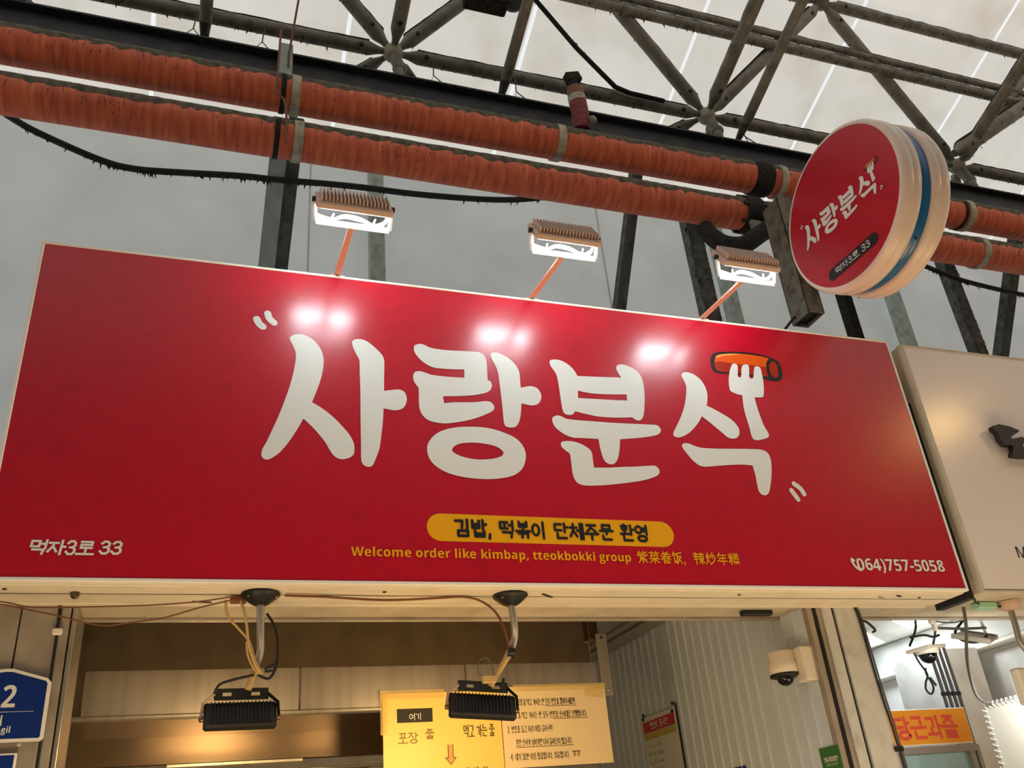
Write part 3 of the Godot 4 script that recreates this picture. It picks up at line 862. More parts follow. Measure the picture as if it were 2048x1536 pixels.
func build_notices() -> void:
	var R := Vector3.RIGHT
	var U := Vector3(-0.01, 0.999, 0.02)
	var t := thing("notice_sheet", Vector3(1.6, -0.4, -0.88), "yellowish sheet with black label and arrow taped to the hood", "notice")
	var st := mk()
	box(st, Vector3(1.345, -0.62, -0.885), Vector3(1.838, -0.182, -0.8835), 0.0004)
	obj("sheet", st, M.paper_yellow, t)
	var o := Vector3(0, 0, -0.8826)
	st = mk(); fill(st, rect(1.402, -0.296, 1.548, -0.243), o, R, Vector3.UP); obj("black_label", st, M.ink, t)
	st = mk(); write(st, "여기", Vector3(1.452, -0.287, -0.8818), R, Vector3.UP, 0.05, 0.026, 0.0026); obj("lettering", st, M.paper_white, t)
	st = mk(); write(st, "포장", Vector3(1.405, -0.374, -0.8822), R, Vector3.UP, 0.08, 0.04, 0.0034); write(st, "줄", Vector3(1.515, -0.36, -0.8822), R, Vector3.UP, 0.036, 0.036, 0.0034); obj("lettering", st, M.ink_faded, t)
	st = mk(); write(st, "먹고 가는 줄", Vector3(1.675, -0.36, -0.8822), R, Vector3.UP, 0.13, 0.045, 0.0036); obj("lettering", st, M.ink, t)
	st = mk()
	fill(st, PackedVector2Array([Vector2(1.604, -0.385), Vector2(1.628, -0.385), Vector2(1.628, -0.432), Vector2(1.641, -0.432), Vector2(1.616, -0.462), Vector2(1.591, -0.432), Vector2(1.604, -0.432)]), Vector3(0, 0, -0.8824), R, Vector3.UP)
	obj("arrow_outline", st, M.ink_faded, t)
	st = mk()
	fill(st, PackedVector2Array([Vector2(1.608, -0.385), Vector2(1.624, -0.385), Vector2(1.624, -0.436), Vector2(1.633, -0.436), Vector2(1.616, -0.457), Vector2(1.599, -0.436), Vector2(1.608, -0.436)]), Vector3(0, 0, -0.8816), R, Vector3.UP)
	obj("arrow", st, M.arrow_fill, t)
	st = mk(); write(st, "둘 중 여기 번호표 꼭~!!! 뽑아주세요", Vector3(1.46, -0.5, -0.8822), R, Vector3.UP, 0.31, 0.026, 0.002); obj("lettering", st, M.ink, t)
	st = mk(); fill(st, rect(1.335, -0.205, 1.60, -0.17), Vector3(0, 0, -0.8815), R, Vector3.UP); fill(st, rect(1.335, -0.34, 1.362, -0.17), Vector3(0, 0, -0.8812), R, Vector3.UP); obj("clear_tape", st, M.tape, t)

	var n := thing("rules_sheet", Vector3(2.1, -0.3, -0.88), "cream sheet of numbered rules beside the arrow notice", "notice")
	st = mk()
	box(st, Vector3(1.841, -0.486, -0.885), Vector3(2.322, -0.17, -0.8835), 0.0004)
	obj("sheet", st, M.paper, n)
	var rows := [["포장 & 먹고 가시는 분 모두 번호표 뽑아주세요!!!", 1.915, -0.246, 0.262, 0.125], ["2. 포장 & 먹고 가시는 분 모두 번호표 순서대로 진행합니다.", 1.865, -0.298, 0.36, 0.185], ["3. 번호표 들고 자리 이탈 금지~!!!!", 1.862, -0.352, 0.2, 0.0], ["본인 순서가 넘어가면 다시 돌아오지 않습니다.", 1.895, -0.404, 0.25, 0.0], ["4. 대기 30분 이상 필요합니다. 죄송합니다.", 1.868, -0.458, 0.258, 0.0]]
	for e in rows:
		st = mk()
		write(st, e[0], Vector3(e[1], e[2], -0.8822), R, Vector3.UP, e[3], 0.026, 0.0019)
		obj("lettering", st, M.ink, n)
	st = mk()
	stroke(st, [Vector2(2.04, -0.251), Vector2(2.178, -0.251)], 0.002, o, R, Vector3.UP)
	stroke(st, [Vector2(2.07, -0.303), Vector2(2.226, -0.303)], 0.002, o, R, Vector3.UP)
	stroke(st, [Vector2(1.895, -0.409), Vector2(2.146, -0.409)], 0.002, o, R, Vector3.UP)
	obj("underline", st, M.ink, n)
	st = mk()
	for dx in [0.0, 0.018]:
		stroke(st, [Vector2(2.14 + dx, -0.434), Vector2(2.156 + dx, -0.434)], 0.003, o, R, Vector3.UP)
		stroke(st, [Vector2(2.145 + dx, -0.434), Vector2(2.145 + dx, -0.452)], 0.0025, o, R, Vector3.UP)
		stroke(st, [Vector2(2.152 + dx, -0.434), Vector2(2.152 + dx, -0.452)], 0.0025, o, R, Vector3.UP)
	obj("crying_marks", st, M.ink, n)
	st = mk()
	fill(st, rect(1.9, -0.19, 2.325, -0.162), Vector3(0, 0, -0.8814), R, Vector3.UP)
	fill(st, PackedVector2Array([Vector2(2.22, -0.214), Vector2(2.31, -0.228), Vector2(2.32, -0.17), Vector2(2.23, -0.17)]), Vector3(0, 0, -0.8808), R, Vector3.UP)
	obj("clear_tape", st, M.tape, n)

	# --- price poster on the side wall: its face looks along -x, its right hand is +z
	var F := Vector3.BACK
	var po := thing("origin_poster", Vector3(2.98, -0.35, -1.65), "white poster with red heading and handwritten rows on the side wall", "poster")
	st = mk()
	box(st, Vector3(2.968, -0.62, -1.85), Vector3(2.974, -0.182, -1.452), 0.001)
	obj("board", st, M.paper_white, po)
	var face := Vector3(2.967, 0, -1.65)
	st = mk(); fill(st, rect(-0.185, -0.262, 0.175, -0.206), face, F, Vector3.UP); obj("heading_band", st, mat(c8(196, 32, 48), 0.4), po)
	st = mk(); write(st, "원산지 표시판", face + Vector3(-0.0006, -0.25, -0.1), F, Vector3.UP, 0.2, 0.034, 0.004); obj("lettering", st, M.vinyl_white, po)
	st = mk(); fill(st, rect(-0.185, -0.298, 0.175, -0.264), face, F, Vector3.UP); obj("yellow_band", st, mat(c8(196, 178, 84), 0.4), po)
	st = mk()
	for row in 5:
		for col in [-0.165, -0.115, -0.06, -0.03]:
			var y := -0.33 - row * 0.04
			var line := []
			for k in 5: line.append(Vector2(col + k * 0.009, y + rng.randf_range(-0.012, 0.012)))
			stroke(st, line, 0.0035, face + Vector3(-0.0006, 0, 0), F, Vector3.UP)
	obj("handwriting", st, mat(c8(120, 122, 124), 0.5), po)
	st = mk(); fill(st, rect(-0.02, -0.53, 0.175, -0.5), face, F, Vector3.UP); obj("lower_band", st, mat(c8(160, 150, 40), 0.4), po)
	for p in [[-0.17, -0.19], [0.165, -0.2], [-0.16, -0.172], [0.18, -0.165]]:
		st = mk()
		lathe(st, [Vector2(0.009, 0), Vector2(0.009, 0.006), Vector2(0, 0.008)], face + Vector3(0.001, p[1], p[0]), Vector3.LEFT, 10)
		obj("pin", st, M.black, po)
	st = mk()
	tube(st, [Vector3(2.972, -0.165, -1.452), Vector3(2.972, -0.62, -1.452)], 0.005, 6)
	obj("edge_rod", st, M.black, po)
	# --- green sticker
	var g := thing("green_sticker", Vector3(2.976, -0.58, -0.31), "green gift voucher sticker on the side wall by the pillar", "sticker")
	st = mk()
	box(st, Vector3(2.971, -0.66, -0.372), Vector3(2.974, -0.53, -0.25), 0.0006)
	obj("film", st, M.green, g)
	st = mk()
	write(st, "전통시장상품권", Vector3(2.9705, -0.583, -0.352), F, Vector3.UP, 0.085, 0.016, 0.0022)
	obj("lettering", st, M.vinyl_white, g)
	latin("Gift Card", false, Vector3(2.9705, -0.598, -0.345), F, Vector3.UP, 0.07, 0.009, "small_lettering", M.vinyl_white, g)
	var bl := thing("blue_sticker", Vector3(2.976, -0.6, -1.05), "small blue and white sticker low on the side wall", "sticker")
	st = mk(); box(st, Vector3(2.973, -0.62, -1.1), Vector3(2.976, -0.525, -0.92), 0.0006); obj("film", st, M.blue, bl)
	# --- dome camera on the side wall
	var d := thing("dome_camera", Vector3(2.98, -0.2, -0.4), "cream dome security camera on the grey side wall", "security camera")
	st = mk()
	box(st, Vector3(2.92, -0.285, -0.34), Vector3(2.98, -0.15, -0.27), 0.006)
	obj("wall_bracket", st, M.camera_white, d)
	st = mk()
	lathe(st, [Vector2(0, 0.0), Vector2(0.05, 0.0), Vector2(0.056, -0.006), Vector2(0.056, -0.045), Vector2(0.06, -0.05), Vector2(0.06, -0.082), Vector2(0.055, -0.088)], Vector3(2.885, -0.155, -0.365), Vector3.UP, 28)
	obj("housing", st, M.camera_white, d)
	st = mk()
	lathe(st, [Vector2(0.055, 0.0), Vector2(0.06, -0.004), Vector2(0.058, -0.012), Vector2(0.03, -0.016)], Vector3(2.885, -0.243, -0.365), Vector3.UP, 28)
	obj("dark_ring", st, M.black, d)
	st = mk()
	var prof := []
	for i in 9: prof.append(Vector2(0.036 * cos(i * PI / 16), -0.036 * sin(i * PI / 16)))
	lathe(st, prof, Vector3(2.885, -0.254, -0.365), Vector3.UP, 24)
	obj("lens_dome", st, M.dome, d)

# ---------------------------------------------------------------- signs
func logo(parent: Node, o: Vector3, r: Vector3, u: Vector3, n: Vector3) -> void:
	var st := mk()
	var w := {"q1": 0.026, "q2": 0.025, "q3": 0.022, "q4": 0.022}
	for q in [["opening_quote", ["q1", "q2"]], ["closing_quote", ["q3", "q4"]]]:
		st = mk()
		for k in q[1]:
			var f: Array = LOGO[k]
			var pts := []
			for i in range(0, f.size(), 2): pts.append(Vector3(f[i], f[i + 1], 0) * 0.001)
			var line := []
			for p in spline(pts, 5): line.append(Vector2(p.x, p.y))
			stroke(st, line, w[k], o + n * 0.0012, r, u, true)
		obj(q[0], st, M.vinyl_white, parent)
	st = mk(); fill(st, curve(LOGO.saus_line), o + n * 0.0005, r, u); var saus := obj("sausage_outline", st, M.vinyl_dark, parent)
	st = mk(); fill(st, curve(LOGO.saus_body), o + n * 0.0009, r, u); obj("sausage", st, M.vinyl_orange, saus)
	st = mk(); fill(st, curve(LOGO.saus_low), o + n * 0.0013, r, u); obj("sausage_lower_half", st, M.vinyl_brown, saus)
	st = mk(); fill(st, curve(LOGO.saus_light), o + n * 0.0013, r, u); obj("sausage_stripe", st, M.vinyl_glint, saus)
	st = mk(); fill(st, curve(LOGO.saus_end), o + n * 0.0013, r, u); obj("sausage_end", st, M.vinyl_brown, saus)
	for s in [["letter_sa", ["sa_siot", "sa_a"], []], ["letter_rang", ["rang_r", "rang_a"], ["rang_o", "rang_o_in"]], ["letter_bun", ["bun_u", "bun_n"], ["bun_b", "bun_b_in"]], ["letter_sik", ["sik_s", "sik_g"], []], ["fork_stroke", ["sik_fork"], []]]:
		st = mk()
		for k in s[1]: fill(st, curve(LOGO[k]), o + n * 0.0017, r, u)
		if s[2]: fill(st, holed(curve(LOGO[s[2][0]]), curve(LOGO[s[2][1]])), o + n * 0.0017, r, u)
		obj(s[0], st, M.vinyl_white, parent)

func build_signs() -> void:
	var W := 3.6
	var H := 1.197
	var R := Vector3.RIGHT
	var U := Vector3.UP
	var s := thing("shop_sign", Vector3(1.8, 0, -0.12), "wide red sign box with big white lettering over the shop", "sign")
	var st := mk()
	box(st, Vector3(0.004, 0.008, -0.24), Vector3(W - 0.004, H - 0.004, -0.006), 0.002)
	obj("cabinet", st, M.tan_side, s)
	st = mk()
	box(st, Vector3(0.012, 0.012, -0.006), Vector3(W - 0.012, H - 0.008, -0.002), 0.001)
	obj("face", st, M.red, s)
	for e in [[Vector3(0, H - 0.009, -0.03), Vector3(W, H, 0.002)], [Vector3(0, 0, -0.03), Vector3(W, 0.011, 0.002)], [Vector3(0, 0.011, -0.03), Vector3(0.012, H - 0.009, 0.002)], [Vector3(W - 0.009, 0.011, -0.03), Vector3(W, H - 0.009, 0.002)]]:
		st = mk()
		box(st, e[0], e[1], 0.002)
		obj("frame_bar", st, M.trim_white, s)
	st = mk(); box(st, Vector3(0.0, -0.003, -0.1165), Vector3(W, 0.01, -0.031), 0.002); obj("bottom_sheet", st, M.cream, s)
	st = mk(); box(st, Vector3(0.0, -0.003, -0.215), Vector3(W, 0.01, -0.1215), 0.002); obj("bottom_sheet", st, M.cream, s)
	st = mk(); box(st, Vector3(0.0, -0.0034, -0.1212), Vector3(W, 0.006, -0.1168), 0.0005); obj("seam_shade_strip", st, M.dark, s)  # dark strip painted in for the shade of the gap between the sheets
	st = mk(); box(st, Vector3(0.0, -0.006, -0.248), Vector3(W - 0.03, 0.01, -0.217), 0.002); obj("rear_edge", st, M.cream, s)
	for p in [[0.07, -0.07], [1.19, -0.07], [2.55, -0.07], [3.42, -0.09]]:
		st = mk()
		lathe(st, [Vector2(0.007, 0), Vector2(0.006, 0.003), Vector2(0, 0.004)], Vector3(p[0], -0.003, p[1]), Vector3.DOWN, 8)
		obj("screw", st, M.black, s)
	st = mk()
	lathe(st, [Vector2(0.016, 0), Vector2(0.014, 0.012), Vector2(0.008, 0.018), Vector2(0, 0.018)], Vector3(0.255, -0.003, -0.105), Vector3.DOWN, 6, false)
	obj("hex_bolt", st, M.steel_dull, s)
	for p in [[0.62, -0.2, 0.03, 0.2], [1.78, -0.1, 0.035, 0.7], [3.24, -0.1, 0.04, 0.6], [3.30, -0.07, 0.02, 0.5]]:
		st = mk()
		box(st, Vector3(-p[2], -0.002, -0.006), Vector3(p[2], 0.0, 0.006), 0.0006, Transform3D(Basis(Vector3.UP, p[3]), Vector3(p[0], -0.003, p[1])))
		obj("tape_scrap", st, M.dark if p[2] < 0.036 else M.column, s)
	logo(s, Vector3(0, 0, -0.002), R, U, Vector3.BACK)
	var f := Vector3(0, 0, -0.0008)
	# yellow pill
	st = mk(); fill(st, pill(0.474, 0.0495), Vector3(1.799, 0.2025, -0.0012), R, U); obj("yellow_pill", st, M.vinyl_yellow, s)
	st = mk()
	write(st, "김밥,", Vector3(1.425, 0.172, 0.0002), R, U, 0.14, 0.06, 0.0105, true, 0.0, 0.14)
	write(st, "떡볶이", Vector3(1.588, 0.172, 0.0002), R, U, 0.17, 0.06, 0.0095, true, 0.0, 0.16)
	write(st, "단체주문", Vector3(1.792, 0.173, 0.0002), R, U, 0.23, 0.058, 0.0095, true, 0.0, 0.16)
	write(st, "환영", Vector3(2.054, 0.172, 0.0002), R, U, 0.11, 0.06, 0.0095, true, 0.0, 0.16)
	obj("pill_lettering", st, M.vinyl_dark, s)
	latin("Welcome order like kimbap, tteokbokki group", true, Vector3(1.067, 0.0945, 0.0002), R, U, 1.012, 0.031, "english_lettering", M.vinyl_yellow, s)
	st = mk()
	write(st, "紫菜卷饭,", Vector3(2.106, 0.09, 0.0002), R, U, 0.206, 0.044, 0.0046, false, 0.0, 0.1)
	obj("chinese_lettering", st, M.vinyl_yellow, s)
	st = mk()
	write(st, "辣炒年糕", Vector3(2.338, 0.09, 0.0002), R, U, 0.194, 0.044, 0.0046, false, 0.0, 0.1)
	obj("chinese_lettering", st, M.vinyl_yellow, s)
	st = mk()
	write(st, "먹자3로", Vector3(0.126, 0.0805, 0.0002), R, U, 0.172, 0.042, 0.0068, false, 0.12, 0.08)
	write(st, "33", Vector3(0.314, 0.0845, 0.0002), R, U, 0.062, 0.039, 0.0068, false, 0.12, 0.06)
	obj("address_lettering", st, M.vinyl_white, s)
	latin("064)757-5058", true, Vector3(3.073, 0.0785, 0.0002), R, U, 0.436, 0.048, "phone_number", M.vinyl_white, s)
	st = mk()
	var hs := []
	for p in [[3.054, 0.124], [3.052, 0.112], [3.06, 0.096], [3.072, 0.084], [3.082, 0.08]]: hs.append(Vector2(p[0], p[1]))
	stroke(st, hs, 0.010, Vector3(0, 0, 0.0002), R, U, true)
	stroke(st, [Vector2(3.054, 0.122), Vector2(3.062, 0.118)], 0.013, Vector3(0, 0, 0.0002), R, U, true)
	stroke(st, [Vector2(3.078, 0.086), Vector2(3.084, 0.080)], 0.013, Vector3(0, 0, 0.0002), R, U, true)
	obj("telephone_mark", st, M.vinyl_white, s)

	# --- the neighbour's white sign
	var nb := thing("white_sign", Vector3(5.2, 0, -0.12), "white sign box with raised black letters right of the red sign", "sign")
	st = mk(); box(st, Vector3(3.672, -0.004, -0.24), Vector3(6.9, 1.186, -0.004), 0.002); obj("cabinet", st, M.tan_side, nb)
	st = mk(); box(st, Vector3(3.685, 0.008, -0.004), Vector3(6.9, 1.176, 0.0), 0.001); obj("face", st, M.white_face, nb)
	for e in [[Vector3(3.668, 1.176, -0.03), Vector3(6.9, 1.188, 0.004)], [Vector3(3.668, 0.002, -0.03), Vector3(3.682, 1.176, 0.004)], [Vector3(3.668, -0.008, -0.03), Vector3(6.9, 0.004, 0.004)]]:
		st = mk(); box(st, e[0], e[1], 0.002); obj("frame_bar", st, M.tan_side, nb)
	st = mk()
	var ol := PackedVector2Array()
	for p in [[4.009, .760], [4.054, .773], [4.115, .766], [4.163, .750], [4.165, .744], [4.14, .732], [4.098, .722], [4.10, .700], [4.165, .717], [4.180, .710], [4.178, .696], [4.155, .676], [4.152, .648], [4.36, .648], [4.37, .622], [4.11, .612], [4.07, .614], [4.066, .624], [4.084, .646], [4.088, .668], [4.048, .668], [4.030, .694], [4.028, .730], [4.012, .742]]: ol.append(Vector2(p[0], p[1]))
	prism(st, ol, Vector3(0, 0, 0.045), R, U, Vector3(0, 0, -0.028))
	obj("raised_letter", st, M.black, nb)
	for p in [Vector3(4.06, 0.70, 0), Vector3(4.12, 0.63, 0), Vector3(4.3, 0.635, 0)]:
		st = mk(); tube(st, [p, p + Vector3(0, 0, 0.02)], 0.004, 6); obj("standoff_pin", st, M.dark, nb)
	latin("M", false, Vector3(3.932, 0.146, 0.0008), R, U, 0.055, 0.05, "printed_letter", M.vinyl_dark, nb)
	st = mk(); box(st, Vector3(3.63, -0.02, -0.235), Vector3(3.67, 0.9, -0.05), 0.002); obj("side_filler", st, M.dark, nb)

	# --- the round sign, its faces look along the street
	var D := Vector3(3.18, 1.622, 0.382)
	var d := thing("round_sign", D, "round red double sided sign with pale rims above the sign's right end", "sign")
	var A := Vector3.RIGHT
	st = mk(); lathe(st, [Vector2(0, 0), Vector2(0.361, 0)], D, A, 72); obj("face", st, M.red, d)
	st = mk(); lathe(st, [Vector2(0.361, -0.001), Vector2(0.368, -0.003), Vector2(0.378, 0.004), Vector2(0.386, 0.02), Vector2(0.387, 0.05), Vector2(0.383, 0.056), Vector2(0.387, 0.062), Vector2(0.385, 0.092), Vector2(0.374, 0.1), Vector2(0.35, 0.101)], D, A, 72); obj("rim", st, M.rim, d)
	st = mk(); lathe(st, [Vector2(0.368, 0.095), Vector2(0.372, 0.11), Vector2(0.372, 0.145), Vector2(0.368, 0.16)], D, A, 72); obj("blue_band", st, M.blue_rim, d)
	st = mk(); lathe(st, [Vector2(0.35, 0.151), Vector2(0.374, 0.152), Vector2(0.385, 0.16), Vector2(0.387, 0.19), Vector2(0.383, 0.196), Vector2(0.387, 0.202), Vector2(0.386, 0.232), Vector2(0.378, 0.246), Vector2(0.368, 0.253), Vector2(0.361, 0.251)], D, A, 72); obj("rim", st, M.rim, d)
	st = mk(); lathe(st, [Vector2(0.361, 0.25), Vector2(0, 0.25)], D, A, 72); obj("face", st, M.red, d)
	for q in [[0.05, 0.383, 4.25], [0.2, 0.385, 4.0], [0.122, 0.371, 0.55], [0.128, 0.371, 5.3]]:
		st = mk()
		var out := Vector3(0, sin(q[2]), cos(q[2]))
		lathe(st, [Vector2(0.006, -0.002), Vector2(0.006, 0.004), Vector2(0, 0.005)], D + Vector3(q[0], 0, 0) + out * q[1], out, 8)
		obj("screw", st, M.dark, d)
	var g := deg_to_rad(-4.5)
	var k := 0.243
	var r := Vector3(0, sin(g), cos(g))
	var u := Vector3(0, cos(g), -sin(g))
	logo(d, D + Vector3(-0.001, 0, 0) - (r * 1.855 + u * 0.70) * k, r * k, u * k, Vector3.LEFT * 0.6)
	g = deg_to_rad(-2.0)
	r = Vector3(0, sin(g), cos(g)); u = Vector3(0, cos(g), -sin(g))
	var pc := D + Vector3(-0.0015, -0.262, -0.022)
	st = mk(); fill(st, pill(0.165, 0.028), pc, r, u); obj("black_pill", st, M.vinyl_dark, d)
	st = mk()
	write(st, "먹자3로 33", pc + Vector3(-0.0012, 0, 0) - r * 0.115 - u * 0.0155, r, u, 0.23, 0.031, 0.0042, false, 0.0, 0.08)
	obj("address_lettering", st, M.vinyl_white, d)
	st = mk(); box(st, Vector3(3.225, 1.585, -0.0185), Vector3(3.29, 1.655, 0.03), 0.004); obj("mounting_arm", st, M.brown_steel, d)

	# --- the steel tube that carries the round sign
	var b := thing("bracket_tube", Vector3(3.26, 1.25, -0.14), "brown square steel tube holding the round sign", "steel tube")
	st = mk()
	var x0 := 3.212; var x1 := 3.302; var z0 := -0.155; var z1 := -0.02; var y0 := 1.33; var y1 := 2.02
	for w in [[Vector3(x0, y0, z1 - 0.008), Vector3(x1, y1, z1)], [Vector3(x0, y0, z0), Vector3(x1, y1, z0 + 0.008)], [Vector3(x0, y0, z0), Vector3(x0 + 0.008, y1, z1)], [Vector3(x1 - 0.008, y0, z0), Vector3(x1, y1, z1)]]: box(st, w[0], w[1], 0.002)
	obj("tube_wall", st, M.brown_steel, b)
	st = mk(); box(st, Vector3(x0 + 0.008, y0 + 0.02, z0 + 0.008), Vector3(x1 - 0.008, y0 + 0.03, z1 - 0.008), 0.001); obj("inner_plate", st, M.black, b)
	st = mk(); tube(st, [Vector3(3.06, 1.205, -0.10), Vector3(3.1, 1.25, -0.11), Vector3(3.207, 1.36, -0.12)], 0.007, 6); obj("cable_tail", st, M.black_cable, b)

# ---------------------------------------------------------------- lamps
func sign_lamp(x: float, tail: float, label: String) -> void:
	var t := thing("sign_floodlight", Vector3(x, 1.2, 0.0), label, "floodlight", "floodlights on arms above the red sign")
	var hc := Vector3(x + 0.0 - tail * 0.6, 1.230, 0.385)
	var out := Vector3(0, -0.56, -0.83).normalized()
	var up := Vector3.RIGHT.cross(out).normalized()
	if up.y < 0: up = -up
	var T := Transform3D(Basis(Vector3.RIGHT, up, Vector3.RIGHT.cross(up)), hc)
	var st := mk()
	var f := -1.0 if T.basis.z.dot(out) < 0 else 1.0
	box(st, Vector3(-0.132, -0.062, -0.012), Vector3(0.132, 0.062, 0.012), 0.005, T)
	var body := obj("housing", st, M.lamp_skin, t)
	for i in 19:
		st = mk()
		var fx := -0.115 + i * 0.0128
		box(st, Vector3(fx - 0.0022, -0.05, -f * 0.034), Vector3(fx + 0.0022, 0.056, -f * 0.012), 0.001, T)
		obj("cooling_fin", st, M.lamp_skin, body)
	for e in [-0.137, 0.137]:
		st = mk()
		lathe(st, [Vector2(0.011, -0.006), Vector2(0.011, 0.006), Vector2(0, 0.007)], T * Vector3(e, 0.0, 0), Vector3.RIGHT * signf(e), 10)
		obj("pivot_knob", st, M.dark, t)
	st = mk()
	box(st, Vector3(-0.118, -0.05, f * 0.0125), Vector3(0.118, 0.05, f * 0.0145), 0.0008, T)
	obj("led_window", st, M.led, t)
	area_light("flood_light", -t.position + hc + out * 0.022, out, Vector2(0.23, 0.1), c8(238, 248, 255), SIGN_LAMP, t)
	# U bracket with cable
	st = mk()
	var by := 1.168; var bz := 0.345
	box(st, Vector3(x - 0.13, by - 0.013, bz - 0.002), Vector3(x + 0.125, by + 0.013, bz + 0.002), 0.001)
	obj("bracket_bar", st, M.bracket_white, t)
	for e in [-0.136, 0.132]:
		st = mk()
		var p0 := Vector3(x + e * 0.96, by, bz); var p1 := hc + Vector3(e, -0.01, 0)
		tube(st, [p0, p1], 0.008, 4, true, 0.4)
		obj("bracket_leg", st, M.bracket_white, t)
	for kk in 2:
		st = mk()
		var pts := [Vector3(x - 0.125, by + 0.02 + kk * 0.006, bz + 0.004), Vector3(x - 0.075, by + 0.012, bz + 0.008), Vector3(x - 0.03, by + 0.028 + kk * 0.008, bz + 0.006), Vector3(x + 0.02, by + 0.024 + kk * 0.01, bz + 0.005), Vector3(x + 0.07, by + 0.01, bz + 0.008), Vector3(x + 0.105, by + 0.018 + kk * 0.01, bz + 0.006), Vector3(x + 0.118, by + 0.045, bz + 0.01)]
		tube(st, spline(pts, 5), 0.0045, 6)
		obj("cable", st, M.bracket_white, t)
	for e in [-0.075, 0.07]:
		st = mk()
		tube(st, [Vector3(x + e, by - 0.016, bz + 0.005), Vector3(x + e, by + 0.018, bz + 0.014), Vector3(x + e + 0.006, by + 0.034, bz + 0.01)], 0.003, 5)
		obj("cable_tie", st, M.bracket_white, t)
	# arm from the sign's top
	st = mk()
	var a0 := Vector3(x, 1.213, -0.02); var a1 := Vector3(x - tail, 1.158, 0.344)
	var dir := (a1 - a0).normalized()
	var TT := Transform3D(Basis.looking_at(dir, Vector3.UP), a0)
	box(st, Vector3(-0.011, -0.006, -a0.distance_to(a1)), Vector3(0.011, 0.006, 0.0), 0.002, TT)
	obj("arm", st, M.lamp_arm, t)
	st = mk()
	box(st, Vector3(x - 0.028, 1.1985, -0.05), Vector3(x + 0.028, 1.206, -0.004), 0.001)
	obj("foot_plate", st, M.lamp_skin, t)

func shop_lamp(mount: Vector3, pole: Array, head: Vector3, turn: Basis, w: float, label: String) -> Node3D:
	var t := thing("hanging_floodlight", mount, label, "floodlight", "black floodlights hung under the red sign")
	var st := mk()
	lathe(st, [Vector2(0.062, 0.0), Vector2(0.062, 0.004), Vector2(0.05, 0.014), Vector2(0.03, 0.03), Vector2(0.018, 0.036), Vector2(0, 0.036)], mount, Vector3.DOWN, 24)
	obj("ceiling_rose", st, M.black, t)
	for a in [0.4, 2.5, 4.6]:
		st = mk()
		lathe(st, [Vector2(0.005, 0), Vector2(0.004, 0.005), Vector2(0, 0.006)], mount + Vector3(cos(a) * 0.05, -0.012, sin(a) * 0.05), Vector3.DOWN, 8)
		obj("screw", st, M.steel_dull, t)
	var pl := spline(pole, 6)
	st = mk()
	tube(st, pl.slice(0, pl.size() * 2 / 3), 0.0125, 12)
	obj("steel_pipe", st, M.alu, t)
	st = mk()
	tube(st, pl.slice(pl.size() * 2 / 3 - 1), 0.0105, 12)
	obj("pipe_end", st, M.beige_cable, t)
	var T := Transform3D(turn, head)
	var h := w / 2.0
	st = mk()
	box(st, Vector3(-h, -0.045, -0.03), Vector3(h, 0.042, 0.0), 0.012, T)
	var body := obj("housing", st, M.black, t)
	for i in 17:
		st = mk()
		var fx := lerpf(-h + 0.02, h - 0.02, i / 16.0)
		box(st, Vector3(fx - 0.0018, -0.036, -0.001), Vector3(fx + 0.0018, 0.036, 0.009), 0.001, T)
		obj("cooling_fin", st, M.black, body)
	st = mk()
	box(st, Vector3(-h + 0.01, -0.036, -0.033), Vector3(h - 0.01, 0.034, -0.03), 0.001, T)
	obj("led_window", st, M.led_warm, t)
	# U shaped bracket plate with two slots
	st = mk()
	var bw := w * 0.36
	box(st, Vector3(-bw * 1.05, 0.036, 0.012), Vector3(-bw * 0.72, 0.078, 0.016), 0.001, T)
	box(st, Vector3(-bw * 0.38, 0.036, 0.012), Vector3(bw * 0.38, 0.078, 0.016), 0.001, T)
	box(st, Vector3(bw * 0.72, 0.036, 0.012), Vector3(bw * 1.05, 0.078, 0.016), 0.001, T)
	for e in [-1.0, 1.0]:
		box(st, Vector3(minf(e * bw * 0.38, e * bw * 0.72), 0.036, 0.012), Vector3(maxf(e * bw * 0.38, e * bw * 0.72), 0.05, 0.016), 0.001, T)
		box(st, Vector3(minf(e * bw * 0.38, e * bw * 0.72), 0.064, 0.012), Vector3(maxf(e * bw * 0.38, e * bw * 0.72), 0.078, 0.016), 0.001, T)
	obj("bracket_plate", st, M.black, t)
	for e in [-1.0, 1.0]:
		st = mk()
		tube(st, [T * Vector3(e * bw * 1.02, 0.058, 0.014), T * Vector3(e * (h + 0.004), 0.035, 0.0), T * Vector3(e * (h + 0.008), -0.005, -0.015)], [0.016, 0.016, 0.013], 4, true, 0.35)
		obj("bracket_arm", st, M.lamp_skin if e < 0 else M.black, t)
		st = mk()
		lathe(st, [Vector2(0.009, -0.004), Vector2(0.009, 0.008), Vector2(0, 0.01)], T * Vector3(e * (h + 0.004), -0.008, -0.015), turn.x * e, 10)
		obj("wing_bolt", st, M.steel_dull, t)
	var dir := -turn.z
	area_light("flood_light", -mount + T * Vector3(0, 0, -0.042), dir, Vector2(w - 0.03, 0.065), c8(255, 208, 134), SHOP_LAMP, t)
	return t

